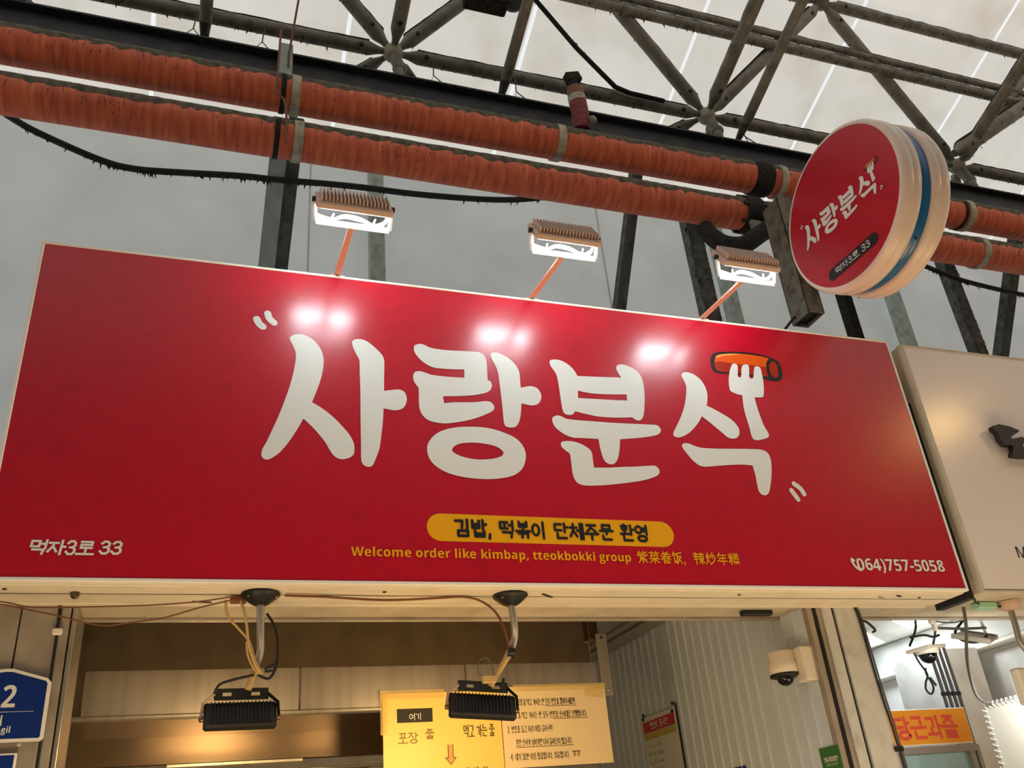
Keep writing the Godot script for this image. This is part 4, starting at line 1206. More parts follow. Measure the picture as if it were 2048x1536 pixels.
func build_lamps() -> void:
	sign_lamp(1.016, 0.008, "lit floodlight on an arm, leftmost of the three above the red sign")
	sign_lamp(1.811, 0.012, "lit floodlight on an arm, middle one of the three above the red sign")
	sign_lamp(2.612, 0.03, "lit floodlight on an arm, nearest of the three to the round sign")
	var st := mk()
	var tilt := Basis(Vector3.RIGHT, deg_to_rad(-26.0))
	var a := shop_lamp(Vector3(0.796, -0.0065, -0.1), [Vector3(0.796, -0.03, -0.1), Vector3(0.802, -0.12, -0.12), Vector3(0.805, -0.18, -0.14), Vector3(0.79, -0.235, -0.15), Vector3(0.775, -0.29, -0.15)], Vector3(0.758, -0.355, -0.165), tilt, 0.215, "black finned floodlight on a bent pipe, hung left among beige cables")
	for q in [[[0.69, -0.02, -0.12], [0.70, -0.07, -0.12], [0.735, -0.11, -0.12], [0.77, -0.15, -0.125], [0.79, -0.21, -0.125], [0.815, -0.245, -0.13]], [[0.735, -0.018, -0.12], [0.745, -0.05, -0.11], [0.758, -0.1, -0.11], [0.768, -0.16, -0.115], [0.79, -0.22, -0.12], [0.812, -0.248, -0.13]], [[0.762, -0.15, -0.12], [0.768, -0.19, -0.125], [0.785, -0.225, -0.13], [0.805, -0.25, -0.13]]]:
		var pts := []
		for p in q: pts.append(Vector3(p[0], p[1], p[2]))
		st = mk(); tube(st, spline(pts, 6), 0.0042, 8); obj("beige_cable", st, M.beige_cable, a)
	for q in [[[0.82, -0.06, -0.13], [0.845, -0.1, -0.13], [0.858, -0.16, -0.13], [0.855, -0.225, -0.13], [0.835, -0.262, -0.13], [0.8, -0.25, -0.13]], [[0.79, -0.25, -0.13], [0.73, -0.262, -0.135], [0.69, -0.275, -0.14], [0.676, -0.3, -0.15]], [[0.82, -0.235, -0.12], [0.85, -0.222, -0.12]], [[0.82, -0.243, -0.12], [0.848, -0.24, -0.12]]]:
		var pts := []
		for p in q: pts.append(Vector3(p[0], p[1], p[2]))
		st = mk(); tube(st, spline(pts, 6), 0.0042, 8); obj("black_cable", st, M.black_cable, a)
	st = mk(); box(st, Vector3(0.705, -0.026, -0.145), Vector3(0.755, -0.006, -0.115), 0.003); obj("terminal_box", st, M.brown_cable, a)
	var turn := Basis(Vector3.BACK, deg_to_rad(-6.0)) * Basis(Vector3.UP, deg_to_rad(-8.0)) * Basis(Vector3.RIGHT, deg_to_rad(-26.0))
	var b := shop_lamp(Vector3(1.639, -0.0065, -0.096), [Vector3(1.639, -0.03, -0.096), Vector3(1.65, -0.10, -0.11), Vector3(1.652, -0.15, -0.13), Vector3(1.63, -0.2, -0.14), Vector3(1.585, -0.26, -0.14), Vector3(1.56, -0.30, -0.145)], Vector3(1.535, -0.352, -0.165), turn, 0.225, "black finned floodlight on a bent pipe, hung tilted before the notice sheets")
	var pts2 := [Vector3(0.87, -0.012, -0.09), Vector3(1.0, -0.013, -0.1), Vector3(1.2, -0.02, -0.11), Vector3(1.38, -0.012, -0.11), Vector3(1.47, -0.009, -0.105), Vector3(1.54, -0.02, -0.12), Vector3(1.59, -0.06, -0.12), Vector3(1.615, -0.12, -0.115), Vector3(1.63, -0.185, -0.12)]
	st = mk(); tube(st, spline(pts2, 8), 0.0042, 8); obj("brown_cable", st, M.brown_cable, b)
	st = mk(); tube(st, [Vector3(1.625, -0.19, -0.125), Vector3(1.645, -0.195, -0.125)], 0.016, 8); obj("tape_wrap", st, M.black, b)
	st = mk(); tube(st, spline([Vector3(1.55, -0.275, -0.12), Vector3(1.515, -0.262, -0.12), Vector3(1.515, -0.225, -0.12), Vector3(1.545, -0.212, -0.12), Vector3(1.56, -0.24, -0.12), Vector3(1.57, -0.28, -0.12)], 6), 0.002, 6); obj("wire_loop", st, M.grey_cable, b)
	st = mk(); box(st, Vector3(1.525, -0.295, -0.135), Vector3(1.575, -0.268, -0.115), 0.005); obj("clamp", st, M.beige_cable, b)
	for q in [[Vector3(1.6, -0.285, -0.12), Vector3(1.6, -0.3, -0.115), Vector3(1.57, -0.285, -0.12)], [Vector3(1.6, -0.28, -0.12), Vector3(1.585, -0.32, -0.12)]]:
		st = mk(); tube(st, q, 0.004, 6); obj("black_cable", st, M.black_cable, b)
	# two warm bulbs over the street, mirrored in the white sign
	for e in [[Vector3(7.02, 2.57, 3.0), "warm bare bulb over the street, the higher of two"], [Vector3(7.14, 2.47, 3.0), "warm bare bulb over the street, the lower of two"]]:
		var p: Vector3 = e[0]
		var k := thing("street_bulb", p, e[1], "lamp", "bulbs over the street")
		st = mk(); ball(st, p, 0.045); obj("bulb", st, M.bulb, k)
		st = mk(); tube(st, [p + Vector3(0, 0.042, 0), Vector3(p.x, 6.2, p.z)], 0.012, 8); obj("cord", st, M.black_cable, k)
		var l := OmniLight3D.new()
		l.name = "bulb_light"
		l.light_color = c8(255, 200, 120)
		l.light_energy = 0.4
		l.light_size = 0.045
		l.omni_range = 30.0
		l.omni_attenuation = 2.0
		l.shadow_enabled = true
		k.add_child(l, true)
		l.position = Vector3(0, -0.055, 0)

# ---------------------------------------------------------------- steel and pipes overhead
func build_overhead() -> void:
	var st := mk()
	# dark beam
	var bm := thing("steel_beam", Vector3(3, 3.0, -0.78), "dark steel beam running above the two red pipes", "beam")
	st = mk(); box(st, Vector3(-4, 2.98, -0.80), Vector3(12, 3.17, -0.785), 0.002); obj("web", st, M.beam, bm)
	st = mk(); box(st, Vector3(-4, 3.165, -0.86), Vector3(12, 3.18, -0.74), 0.002); obj("top_flange", st, M.beam, bm)
	st = mk(); box(st, Vector3(-4, 2.97, -0.86), Vector3(12, 2.985, -0.72), 0.002); obj("bottom_flange", st, M.beam, bm)
	st = mk()
	for i in 260:
		var x := rng.randf_range(-1.0, 8.0)
		fringe(st, Vector3(x, 3.17, -0.74), Vector3(x + 0.05, 3.17, -0.74), 0.004, 1, 0.02)
	var fr := obj("dust_threads", st, M.soot, bm); fr.set_meta("kind", "stuff")
	st = mk(); crust(st, Vector3(-1.2, 3.166, -0.76), Vector3(8.5, 3.166, -0.76), 0.014, 1.2, 0.008, 0.06)
	var cr := obj("dust_crust", st, M.dust, bm); cr.set_meta("kind", "stuff")
	# two pipes
	for e in [["upper", 2.663, "rusty red pipe, upper of the pair, with dusty top and pale bands"], ["lower", 2.36, "rusty red pipe, lower of the pair, above the sign lamps"]]:
		var y: float = e[1]
		var p := thing("red_pipe", Vector3(3, y, -0.55), e[2], "pipe", "pair of red pipes along the street")
		st = mk(); tube(st, [Vector3(-4, y, -0.55), Vector3(0.0, y, -0.55), Vector3(4, y, -0.55), Vector3(12, y, -0.55)], 0.094, 36); obj("pipe_wall", st, M.pipe, p)
		st = mk(); crust(st, Vector3(-1.4, y, -0.55), Vector3(8.5, y, -0.55), 0.094, 1.5, 0.005, 0.03)
		var dl := obj("dust_layer", st, M.dust, p); dl.set_meta("kind", "stuff")
		var bands := [0.88, 2.30, 3.73, 5.16, 6.6] if e[0] == "upper" else [0.9, 5.15, 6.6]
		for x in bands:
			st = mk(); tube(st, [Vector3(x - 0.022, y, -0.55), Vector3(x + 0.022, y, -0.55)], 0.1025, 36); obj("strap_band", st, M.strap, p)
		var joints := [0.82, 3.55, 5.11] if e[0] == "upper" else [0.80, 3.42]
		for x in joints:
			st = mk(); tube(st, [Vector3(x - 0.012, y, -0.55), Vector3(x + 0.012, y, -0.55)], 0.0995, 36); obj("joint_ring", st, M.soot, p)
		if e[0] == "lower":
			st = mk(); tube(st, [Vector3(3.40, y, -0.55), Vector3(3.50, y, -0.55)], 0.111, 24); var fl := obj("flange", st, M.soot, p)
			for a in 6:
				st = mk()
				var g := a * TAU / 6.0
				tube(st, [Vector3(3.37, y + sin(g) * 0.102, -0.55 + cos(g) * 0.102), Vector3(3.53, y + sin(g) * 0.102, -0.55 + cos(g) * 0.102)], 0.010, 6)
				obj("flange_bolt", st, M.dark, fl)
		else:
			st = mk(); tube(st, [Vector3(3.54, y, -0.55), Vector3(3.60, y, -0.55), Vector3(3.66, y, -0.55)], [0.101, 0.113, 0.101], 20); obj("coupling", st, M.soot, p)
		st = mk()
		for i in 90:
			var x := rng.randf_range(-0.6, 6.4)
			var a := rng.randf_range(-0.4, 0.3)
			var l := rng.randf_range(0.02, 0.07)
			var r := 0.0948
			var q0 := Vector3(x, y + sin(a) * r, -0.55 + cos(a) * r)
			var a2 := a - l / r
			var q1 := Vector3(x + rng.randf_range(-0.006, 0.006), y + sin(a2) * r, -0.55 + cos(a2) * r)
			tube(st, [q0, q1], 0.0014, 4)
		var th := obj("grime_threads", st, M.soot, p); th.set_meta("kind", "stuff")
	# sooty elbow that hangs below the lower pipe
	var cl := thing("wrapped_elbow", Vector3(3.3, 2.03, -0.45), "sooty wrapped pipe elbow under the pipes beside the round sign", "pipe elbow")
	st = mk(); tube(st, spline([Vector3(3.545, 2.288, -0.424), Vector3(3.50, 2.2, -0.40), Vector3(3.36, 2.085, -0.40), Vector3(3.27, 2.03, -0.43), Vector3(3.19, 2.05, -0.47), Vector3(3.15, 2.12, -0.51), Vector3(3.14, 2.213, -0.55)], 6), 0.05, 14); obj("elbow_pipe", st, M.soot, cl)
	st = mk(); fringe(st, Vector3(3.14, 2.06, -0.45), Vector3(3.5, 2.19, -0.40), 0.05, 110, 0.05)
	var ft := obj("dust_threads", st, M.soot, cl); ft.set_meta("kind", "stuff")
	st = mk(); box(st, Vector3(3.35, 2.14, -0.435), Vector3(3.42, 2.21, -0.41), 0.006); obj("hanger_plate", st, M.galv, cl)
	# pipe end wrapped in red and white tape
	var wr := thing("wrapped_pipe_stub", Vector3(2.44, 2.75, -0.5), "upright pipe stub wrapped in red and white tape on the upper pipe", "pipe stub")
	st = mk(); tube(st, [Vector3(2.45, 2.768, -0.52), Vector3(2.448, 2.86, -0.5), Vector3(2.444, 2.95, -0.5)], [0.052, 0.05, 0.05], 16); obj("red_wrap", st, worn(31, [[0.0, c8(70, 26, 30)], [0.5, c8(132, 44, 50)], [1.0, c8(120, 90, 84)]], 5.0, 0.7), wr)
	st = mk(); tube(st, [Vector3(2.444, 2.948, -0.5), Vector3(2.441, 2.99, -0.5)], 0.0515, 16); obj("white_tape", st, M.strap, wr)
	st = mk(); tube(st, [Vector3(2.441, 2.988, -0.5), Vector3(2.438, 3.06, -0.5)], [0.05, 0.046], 16); obj("brown_wrap", st, M.brown_cable, wr)
	st = mk(); tube(st, [Vector3(2.438, 3.05, -0.5), Vector3(2.43, 3.12, -0.5)], [0.03, 0.03], 10); box(st, Vector3(2.385, 3.11, -0.53), Vector3(2.485, 3.18, -0.47), 0.012, Transform3D(Basis(Vector3.BACK, 0.35), Vector3(2.435, 3.145, -0.5)) * Transform3D(Basis(), -Vector3(2.435, 3.145, -0.5))); obj("valve_cap", st, M.soot, wr)
	st = mk(); lathe(st, [Vector2(0.02, -0.012), Vector2(0.026, 0.0), Vector2(0.02, 0.012), Vector2(0, 0.014)], Vector3(2.50, 2.80, -0.46), Vector3(0.3, 0, 1), 12); obj("tap", st, M.galv, wr)
	# --- roof truss
	var yb := 3.581
	var t := thing("roof_truss", Vector3(3.67, yb, -0.95), "dusty grey tube roof truss with ball joints under the fabric", "truss")
	var yt := 4.75; var zt := -0.68; var zb := -0.95
	var low := [-0.693, 1.488, 3.669, 5.854, 8.03]
	var high := [-1.78, 0.4, 2.58, 4.76, 6.95]
	for i in 4:
		var a := Vector3(low[i], yb, zb); var b := Vector3(low[i + 1], yb, zb)
		truss_tube(t, "bottom_chord", a, b, 0.043)
	for i in 4:
		truss_tube(t, "top_chord", Vector3(high[i], yt, zt), Vector3(high[i + 1], yt, zt), 0.042)
	for i in 5:
		var a := Vector3(low[i], yb, zb)
		if i < 5: truss_tube(t, "diagonal", a, Vector3(high[i], yt, zt), 0.046)
		if i < 4: truss_tube(t, "diagonal", a, Vector3(high[i + 1], yt, zt), 0.046)
		truss_tube(t, "cross_tube", a, a + Vector3(0, sin(deg_to_rad(20.0)), cos(deg_to_rad(20.0))) * 3.2, 0.044)
		truss_tube(t, "tie_tube", a, a + Vector3(0.42, 0.02, -0.5), 0.036)
		truss_tube(t, "tie_tube", a, a + Vector3(-0.42, 0.02, -0.5), 0.036)
		st = mk(); ball(st, a, 0.062); obj("ball_joint", st, M.strap, t)
		st = mk(); ball(st, a + Vector3(0.03, -0.16, 0.03), 0.045); tube(st, [a, a + Vector3(0.03, -0.16, 0.03), a + Vector3(0, -0.42, 0.1)], [0.04, 0.034, 0.012], 10); obj("joint_stem", st, M.galv, t)
	for x in high:
		st = mk(); ball(st, Vector3(x, yt, zt), 0.062); obj("ball_joint", st, M.galv, t)
	# leaning tube at the right
	truss_tube(t, "leaning_tube", Vector3(5.62, 3.50, -0.80), Vector3(6.5, 4.10, -0.63), 0.062)
	# purlins
	for e in [[4.34, -0.75, 0.026, "thin grey purlin tube, upper of the pair below the fabric"], [4.22, -0.75, 0.036, "thicker grey purlin tube, lower of the pair below the fabric"]]:
		var p := thing("purlin_tube", Vector3(4, e[0], e[1]), e[3], "tube", "purlins under the fabric")
		st = mk(); tube(st, [Vector3(-3, e[0], e[1]), Vector3(4, e[0], e[1]), Vector3(11, e[0], e[1])], e[2], 12); obj("tube_wall", st, M.galv, p)
		st = mk(); fringe(st, Vector3(1.5, e[0], e[1]), Vector3(7.5, e[0], e[1]), e[2], 220, 0.035)
		var ff := obj("dust_threads", st, M.soot, p); ff.set_meta("kind", "stuff")
		st = mk(); crust(st, Vector3(1.2, e[0], e[1]), Vector3(7.5, e[0], e[1]), e[2], 1.1, 0.006, 0.06)
		var fc := obj("dust_layer", st, M.dust, p); fc.set_meta("kind", "stuff")
	# eave rafters
	var d20 := Vector3(0, sin(deg_to_rad(20.0)), cos(deg_to_rad(20.0)))
	for e in [[Vector3(0.412, 3.335, -0.92), "slim roof rafter near the left end of the beam"], [Vector3(2.15, 3.345, -0.92), "slim roof rafter left of the wrapped pipe stub"], [Vector3(3.86, 3.39, -0.92), "slim roof rafter between the truss joint and the round sign"]]:
		var r := thing("eave_rafter", e[0], e[1], "rafter", "eave rafters")
		st = mk(); tube(st, [e[0] + d20 * 0.12, e[0] + d20 * 3.4], 0.034, 12); obj("tube_wall", st, M.galv, r)
		st = mk(); tube(st, [e[0] - d20 * 0.02, e[0] + d20 * 0.05, e[0] + d20 * 0.12], [0.018, 0.026, 0.034], 10); obj("pinched_end", st, M.post_dark, r)
	# junction box at the top edge
	var jb := thing("junction_box", Vector3(2.03, 3.82, -0.62), "dark sooty box hung from the truss at the picture's top edge", "box")
	st = mk(); box(st, Vector3(1.86, 3.765, -0.68), Vector3(2.13, 3.95, -0.55), 0.01); obj("casing", st, M.soot, jb)
	st = mk(); ball(st, Vector3(2.17, 3.87, -0.6), 0.085); obj("round_cap", st, M.beam, jb)
	# --- posts
	for e in [[Vector3(0.892, 2.76, -1.17), Vector3(0.892, 2.12, -1.98), 0.085, "post", "green-grey steel post left of the first sign lamp"], [Vector3(2.965, 2.72, -0.95), Vector3(2.965, 1.9, -1.52), 0.034, "post_dark", "dark leaning post between the middle and third sign lamps"], [Vector3(6.02, 2.72, -0.95), Vector3(6.02, 1.9, -1.48), 0.04, "post_dark", "dark leaning post at the right edge above the white sign"]]:
		var a: Vector3 = e[0]; var b: Vector3 = e[1]
		a = b + (a - b) * 1.25; b = b + (b - a) * ((b.z + 2.505) / (a.z - b.z))
		var p := thing("steel_post", b, e[4], "post", "posts behind the signs")
		var dir := (a - b).normalized()
		var T := Transform3D(Basis(Vector3.RIGHT, dir, Vector3.RIGHT.cross(dir)), b)
		var w: float = e[2]
		st = mk()
		if w > 0.05:
			box(st, Vector3(-w, 0, 0.02), Vector3(w * 0.1, a.distance_to(b), 0.04), 0.002, T)
			obj("front_flange", st, M.post, p)
			st = mk(); box(st, Vector3(w * 0.02, 0, -0.08), Vector3(w, a.distance_to(b), 0.012), 0.002, T)
			obj("side_channel", st, M.post_dark, p)
		else:
			box(st, Vector3(-w, 0, -w), Vector3(w, a.distance_to(b), w), 0.003, T)
			obj("square_tube", st, M[e[3]], p)
	for e in [[1.672, -2.42, 0.055, "post", "grey post on the tarpaulin behind the first sign lamp"], [3.52, -1.2, 0.055, "post_dark", "dusty dark post left of the third sign lamp"], [4.64, -2.42, 0.06, "post", "grey post on the tarpaulin just right of the dusty dark post"], [4.62, -1.2, 0.034, "soot", "black post below the round sign"], [6.40, -2.42, 0.065, "post", "grey post on the tarpaulin above the corner of the white sign"], [5.655, -1.2, 0.05, "post_dark", "dusty brown post above the white sign"]]:
		var p := thing("steel_post", Vector3(e[0], 0.3, e[1]), e[4], "post", "posts behind the signs")
		var w: float = e[2]
		var top: float = 4.22 if e[1] < -2 else 3.0
		st = mk(); box(st, Vector3(e[0] - w, 0.3, e[1] - 0.04), Vector3(e[0] + w, top, e[1] + 0.04), 0.004); obj("post_body", st, M[e[3]], p)
		if e[1] > -2:
			st = mk()
			for i in 60:
				var yy := rng.randf_range(1.9, 2.8)
				fringe(st, Vector3(e[0] - w, yy, e[1] + 0.03), Vector3(e[0] - w + 0.01, yy, e[1] + 0.04), 0.006, 1, 0.05)
				fringe(st, Vector3(e[0] + w, yy, e[1] + 0.03), Vector3(e[0] + w - 0.01, yy, e[1] + 0.04), 0.006, 1, 0.05)
			var ff := obj("dust_threads", st, M.soot, p); ff.set_meta("kind", "stuff")
	# short stub in front of the beam
	var sb := thing("beam_bracket", Vector3(0.854, 2.9, -0.72), "short grey bracket in front of the dark beam", "bracket")
	st = mk(); box(st, Vector3(0.80, 2.78, -0.716), Vector3(0.875, 3.19, -0.69), 0.004); obj("plate", st, M.post, sb)
	st = mk(); tube(st, [Vector3(0.852, 3.0, -0.68), Vector3(0.85, 3.06, -0.66), Vector3(0.90, 3.62, -0.6)], 0.006, 6); obj("thin_rod", st, M.brown_cable, sb)
	st = mk(); tube(st, spline([Vector3(0.79, 3.0, -0.45), Vector3(0.785, 2.7, -0.435), Vector3(0.78, 2.55, -0.43), Vector3(0.82, 2.5, -0.43), Vector3(0.835, 2.4, -0.435), Vector3(0.84, 2.25, -0.45)], 5), 0.006, 6); obj("hanging_cord", st, M.brown_cable, sb)
	# --- cables against the wall
	for e in [[[[-0.62, 2.72], [-0.411, 2.58], [-0.269, 2.508], [-0.009, 2.408], [0.154, 2.383], [0.364, 2.403], [0.655, 2.439], [0.857, 2.452], [1.226, 2.483], [1.644, 2.5], [2.12, 2.554], [2.5, 2.66]], 0.017, "thick black cable sagging across the tarpaulin at left"], [[[4.7, 2.68], [5.118, 2.555], [5.312, 2.5], [5.515, 2.458], [5.986, 2.418], [6.6, 2.4]], 0.016, "thick black cable sagging below the pipes at right"]]:
		var pts := []
		for q in e[0]: pts.append(Vector3(q[0], q[1], -0.95))
		var c := thing("black_cable", pts[0], e[2], "cable", "black cables behind the pipes")
		var sp := spline(pts, 6)
		st = mk(); tube(st, sp, e[1], 8); obj("sheath", st, M.black_cable, c)
		st = mk()
		for i in 110:
			var k := rng.randi_range(0, sp.size() - 2)
			fringe(st, sp[k], sp[k + 1], e[1], 1, 0.035)
		var ff := obj("dust_threads", st, M.soot, c); ff.set_meta("kind", "stuff")
	var tc := thing("fuzzy_cable", Vector3(2.45, 4.3, -0.9), "fuzzy black cable slanting down to the truss chord", "cable")
	var tp := [Vector3(2.42, 4.36, -0.88), Vector3(2.45, 4.306, -0.88), Vector3(2.71, 3.899, -0.88), Vector3(2.95, 3.60, -0.88), Vector3(3.05, 3.57, -0.88), Vector3(3.3, 3.56, -0.88)]
	st = mk(); tube(st, tp, 0.016, 8); obj("sheath", st, M.soot, tc)
	st = mk(); fringe(st, tp[1], tp[3], 0.016, 160, 0.03)
	var f2 := obj("dust_threads", st, M.soot, tc); f2.set_meta("kind", "stuff")
	# green tie wires that hold the fabric's hem
	for e in [[0.35, "at the left"], [0.72, "left of the grey bracket"], [1.72, "right of the first ball joint"], [2.25, "left of the wrapped pipe stub"], [3.9, "beyond the second ball joint"]]:
		var x: float = e[0]
		var tw := thing("tie_wire", Vector3(x, 3.4, -0.9), "thin green tie wire below the truss chord " + e[1], "wire", "tie wires")
		st = mk()
		tube(st, [Vector3(x - 0.06, 3.19, -0.8), Vector3(x, 3.40, -0.9), Vector3(x + 0.07, 3.19, -0.8)], 0.004, 5)
		tube(st, [Vector3(x, 3.40, -0.9), Vector3(x + 0.01, 3.54, -0.92)], 0.004, 5)
		obj("wire", st, mat(c8(40, 84, 66), 0.5), tw)
	# pale hem of the fabric above the beam
	var hm := thing("fabric_hem", Vector3(1.0, 3.3, -1.1), "sagging grey hem of the roof fabric above the beam", "fabric")
	st = mk(); st.set_smooth_group(0)
	var hem := func(x: float) -> float: return 3.33 + 0.09 * absf(sin(x * 1.44 + 0.9)) 
	for i in 60:
		var xa := -1.0 + i * 0.15; var xb := xa + 0.15
		quad(st, Vector3(xa, 3.12, -0.9), Vector3(xb, 3.12, -0.9), Vector3(xb, hem.call(xb), -1.12), Vector3(xa, hem.call(xa), -1.12))
		quad(st, Vector3(xa, hem.call(xa), -1.12), Vector3(xb, hem.call(xb), -1.12), Vector3(xb, hem.call(xb) - 0.05, -1.16), Vector3(xa, hem.call(xa) - 0.05, -1.16))
	obj("cloth", st, M.dust, hm)

func truss_tube(t: Node, called: String, a: Vector3, b: Vector3, r: float) -> void:
	var st := mk()
	var d := (b - a).normalized()
	var l := a.distance_to(b)
	tube(st, [a + d * 0.05, a + d * 0.09, a + d * 0.15, b - d * 0.15, b - d * 0.09, b - d * 0.05], [r * 0.45, r * 0.55, r, r, r * 0.55, r * 0.45], 14)
	var o := obj(called, st, M.galv, t)
	st = mk()
	fringe(st, a + d * 0.15, b - d * 0.15, r, int(l * 26), 0.03)
	if absf(d.y) < 0.9: crust(st, a + d * 0.15, b - d * 0.15, r, 0.9, 0.007, 0.06)
	var f := obj("dust", st, M.soot, o)
	f.position = Vector3.ZERO
	f.set_meta("kind", "stuff")
	# bolt holes near the ends
	for p in [a + d * 0.2, b - d * 0.2]:
		st = mk()
		var n := Vector3(0, -0.5, 0.85)
		n = (n - d * n.dot(d)).normalized()
		lathe(st, [Vector2(0.016, 0), Vector2(0.015, 0.0025), Vector2(0, 0.003)], p + n * r * 0.99, n, 10)
		var h := obj("bolt_hole", st, M.black, o)
		h.position = Vector3.ZERO

# ---------------------------------------------------------------- things at the left column
func build_left() -> void:
	var st := mk()
	var R := Vector3.RIGHT
	var U := Vector3.UP
	var p := thing("address_plate", Vector3(0.05, -0.3, -0.235), "blue house number plate with white rim and figure 2", "number plate")
	var oul := PackedVector2Array(); var inn := PackedVector2Array()
	for q in [[-0.14, -0.232], [-0.13, -0.226], [0.085, -0.199], [0.106, -0.199], [0.202, -0.228], [0.213, -0.240], [0.2135, -0.395], [0.205, -0.404], [-0.13, -0.404], [-0.14, -0.395]]: oul.append(Vector2(q[0], q[1]))
	for q in [[-0.13, -0.238], [0.087, -0.208], [0.104, -0.208], [0.198, -0.236], [0.203, -0.243], [0.2035, -0.392], [0.200, -0.3955], [-0.13, -0.3955]]: inn.append(Vector2(q[0], q[1]))
	prism(st, oul, Vector3(0, 0, -0.225), R, U, Vector3(0, 0, -0.012)); obj("plate", st, M.trim_white, p)
	st = mk(); fill(st, inn, Vector3(0, 0, -0.2244), R, U); obj("blue_field", st, M.blue, p)
	latin("2", true, Vector3(0.089, -0.309, -0.2236), R, U, 0.036, 0.062, "house_number", M.vinyl_white, p)
	st = mk(); stroke(st, [Vector2(-0.12, -0.3215), Vector2(0.176, -0.3215)], 0.0012, Vector3(0, 0, -0.2238), R, U); obj("divider_line", st, M.vinyl_white, p)
	st = mk(); write(st, "길", Vector3(0.078, -0.358, -0.2236), R, U, 0.022, 0.026, 0.004); obj("korean_lettering", st, M.vinyl_white, p)
	latin("-gil", true, Vector3(0.094, -0.379, -0.2236), R, U, 0.03, 0.017, "small_lettering", M.vinyl_white, p)
	for x in [0.155]:
		st = mk(); lathe(st, [Vector2(0.008, 0), Vector2(0.006, 0.006), Vector2(0, 0.007)], Vector3(x - 0.005, -0.4105, -0.235), Vector3.BACK, 10); obj("fixing_screw", st, M.alu, p)
	var q := thing("small_plate", Vector3(0.05, -0.48, -0.235), "lower blue plate with white rim below the house number", "number plate")
	st = mk(); box(st, Vector3(-0.14, -0.56, -0.236), Vector3(0.152, -0.434, -0.226), 0.003); obj("plate", st, M.trim_white, q)
	st = mk(); fill(st, rect(-0.13, -0.552, 0.1455, -0.4395), Vector3(0, 0, -0.2254), R, U); obj("blue_field", st, M.blue, q)
	# wires drooping under the sign
	for e in [[[[-0.1, -0.02], [0.059, -0.033], [0.127, -0.047], [0.193, -0.05], [0.329, -0.047], [0.469, -0.042], [0.613, -0.03], [0.72, -0.012]], "thin dark wire, upper of the two drooping under the sign"], [[[-0.1, -0.02], [0.059, -0.033], [0.14, -0.05], [0.223, -0.068], [0.335, -0.095], [0.417, -0.087], [0.515, -0.072], [0.614, -0.041], [0.72, -0.014]], "thin brown wire, lower of the two drooping under the sign"]]:
		var pts := []
		for v in e[0]: pts.append(Vector3(v[0], v[1] - (0.006 if e[0].size() > 8 else 0.0), -0.1 - (0.008 if e[0].size() > 8 else 0.0)))
		var c := thing("drooping_wire", pts[0], e[1], "wire", "wires drooping under the sign")
		st = mk(); tube(st, spline(pts, 6), 0.0024, 6); obj("wire", st, M.brown_cable, c)
	var vc := thing("vertical_cable", Vector3(0.2, -0.1, -0.24), "black cable clipped down the left column", "cable")
	st = mk(); tube(st, spline([Vector3(0.202, 0.0, -0.24), Vector3(0.205, -0.1, -0.24), Vector3(0.2065, -0.3, -0.24), Vector3(0.2065, -0.7, -0.24)], 5), 0.004, 8); obj("sheath", st, M.black_cable, vc)
	st = mk(); box(st, Vector3(0.193, -0.098, -0.243), Vector3(0.221, -0.078, -0.226), 0.004); obj("clip", st, M.trim_white, vc)

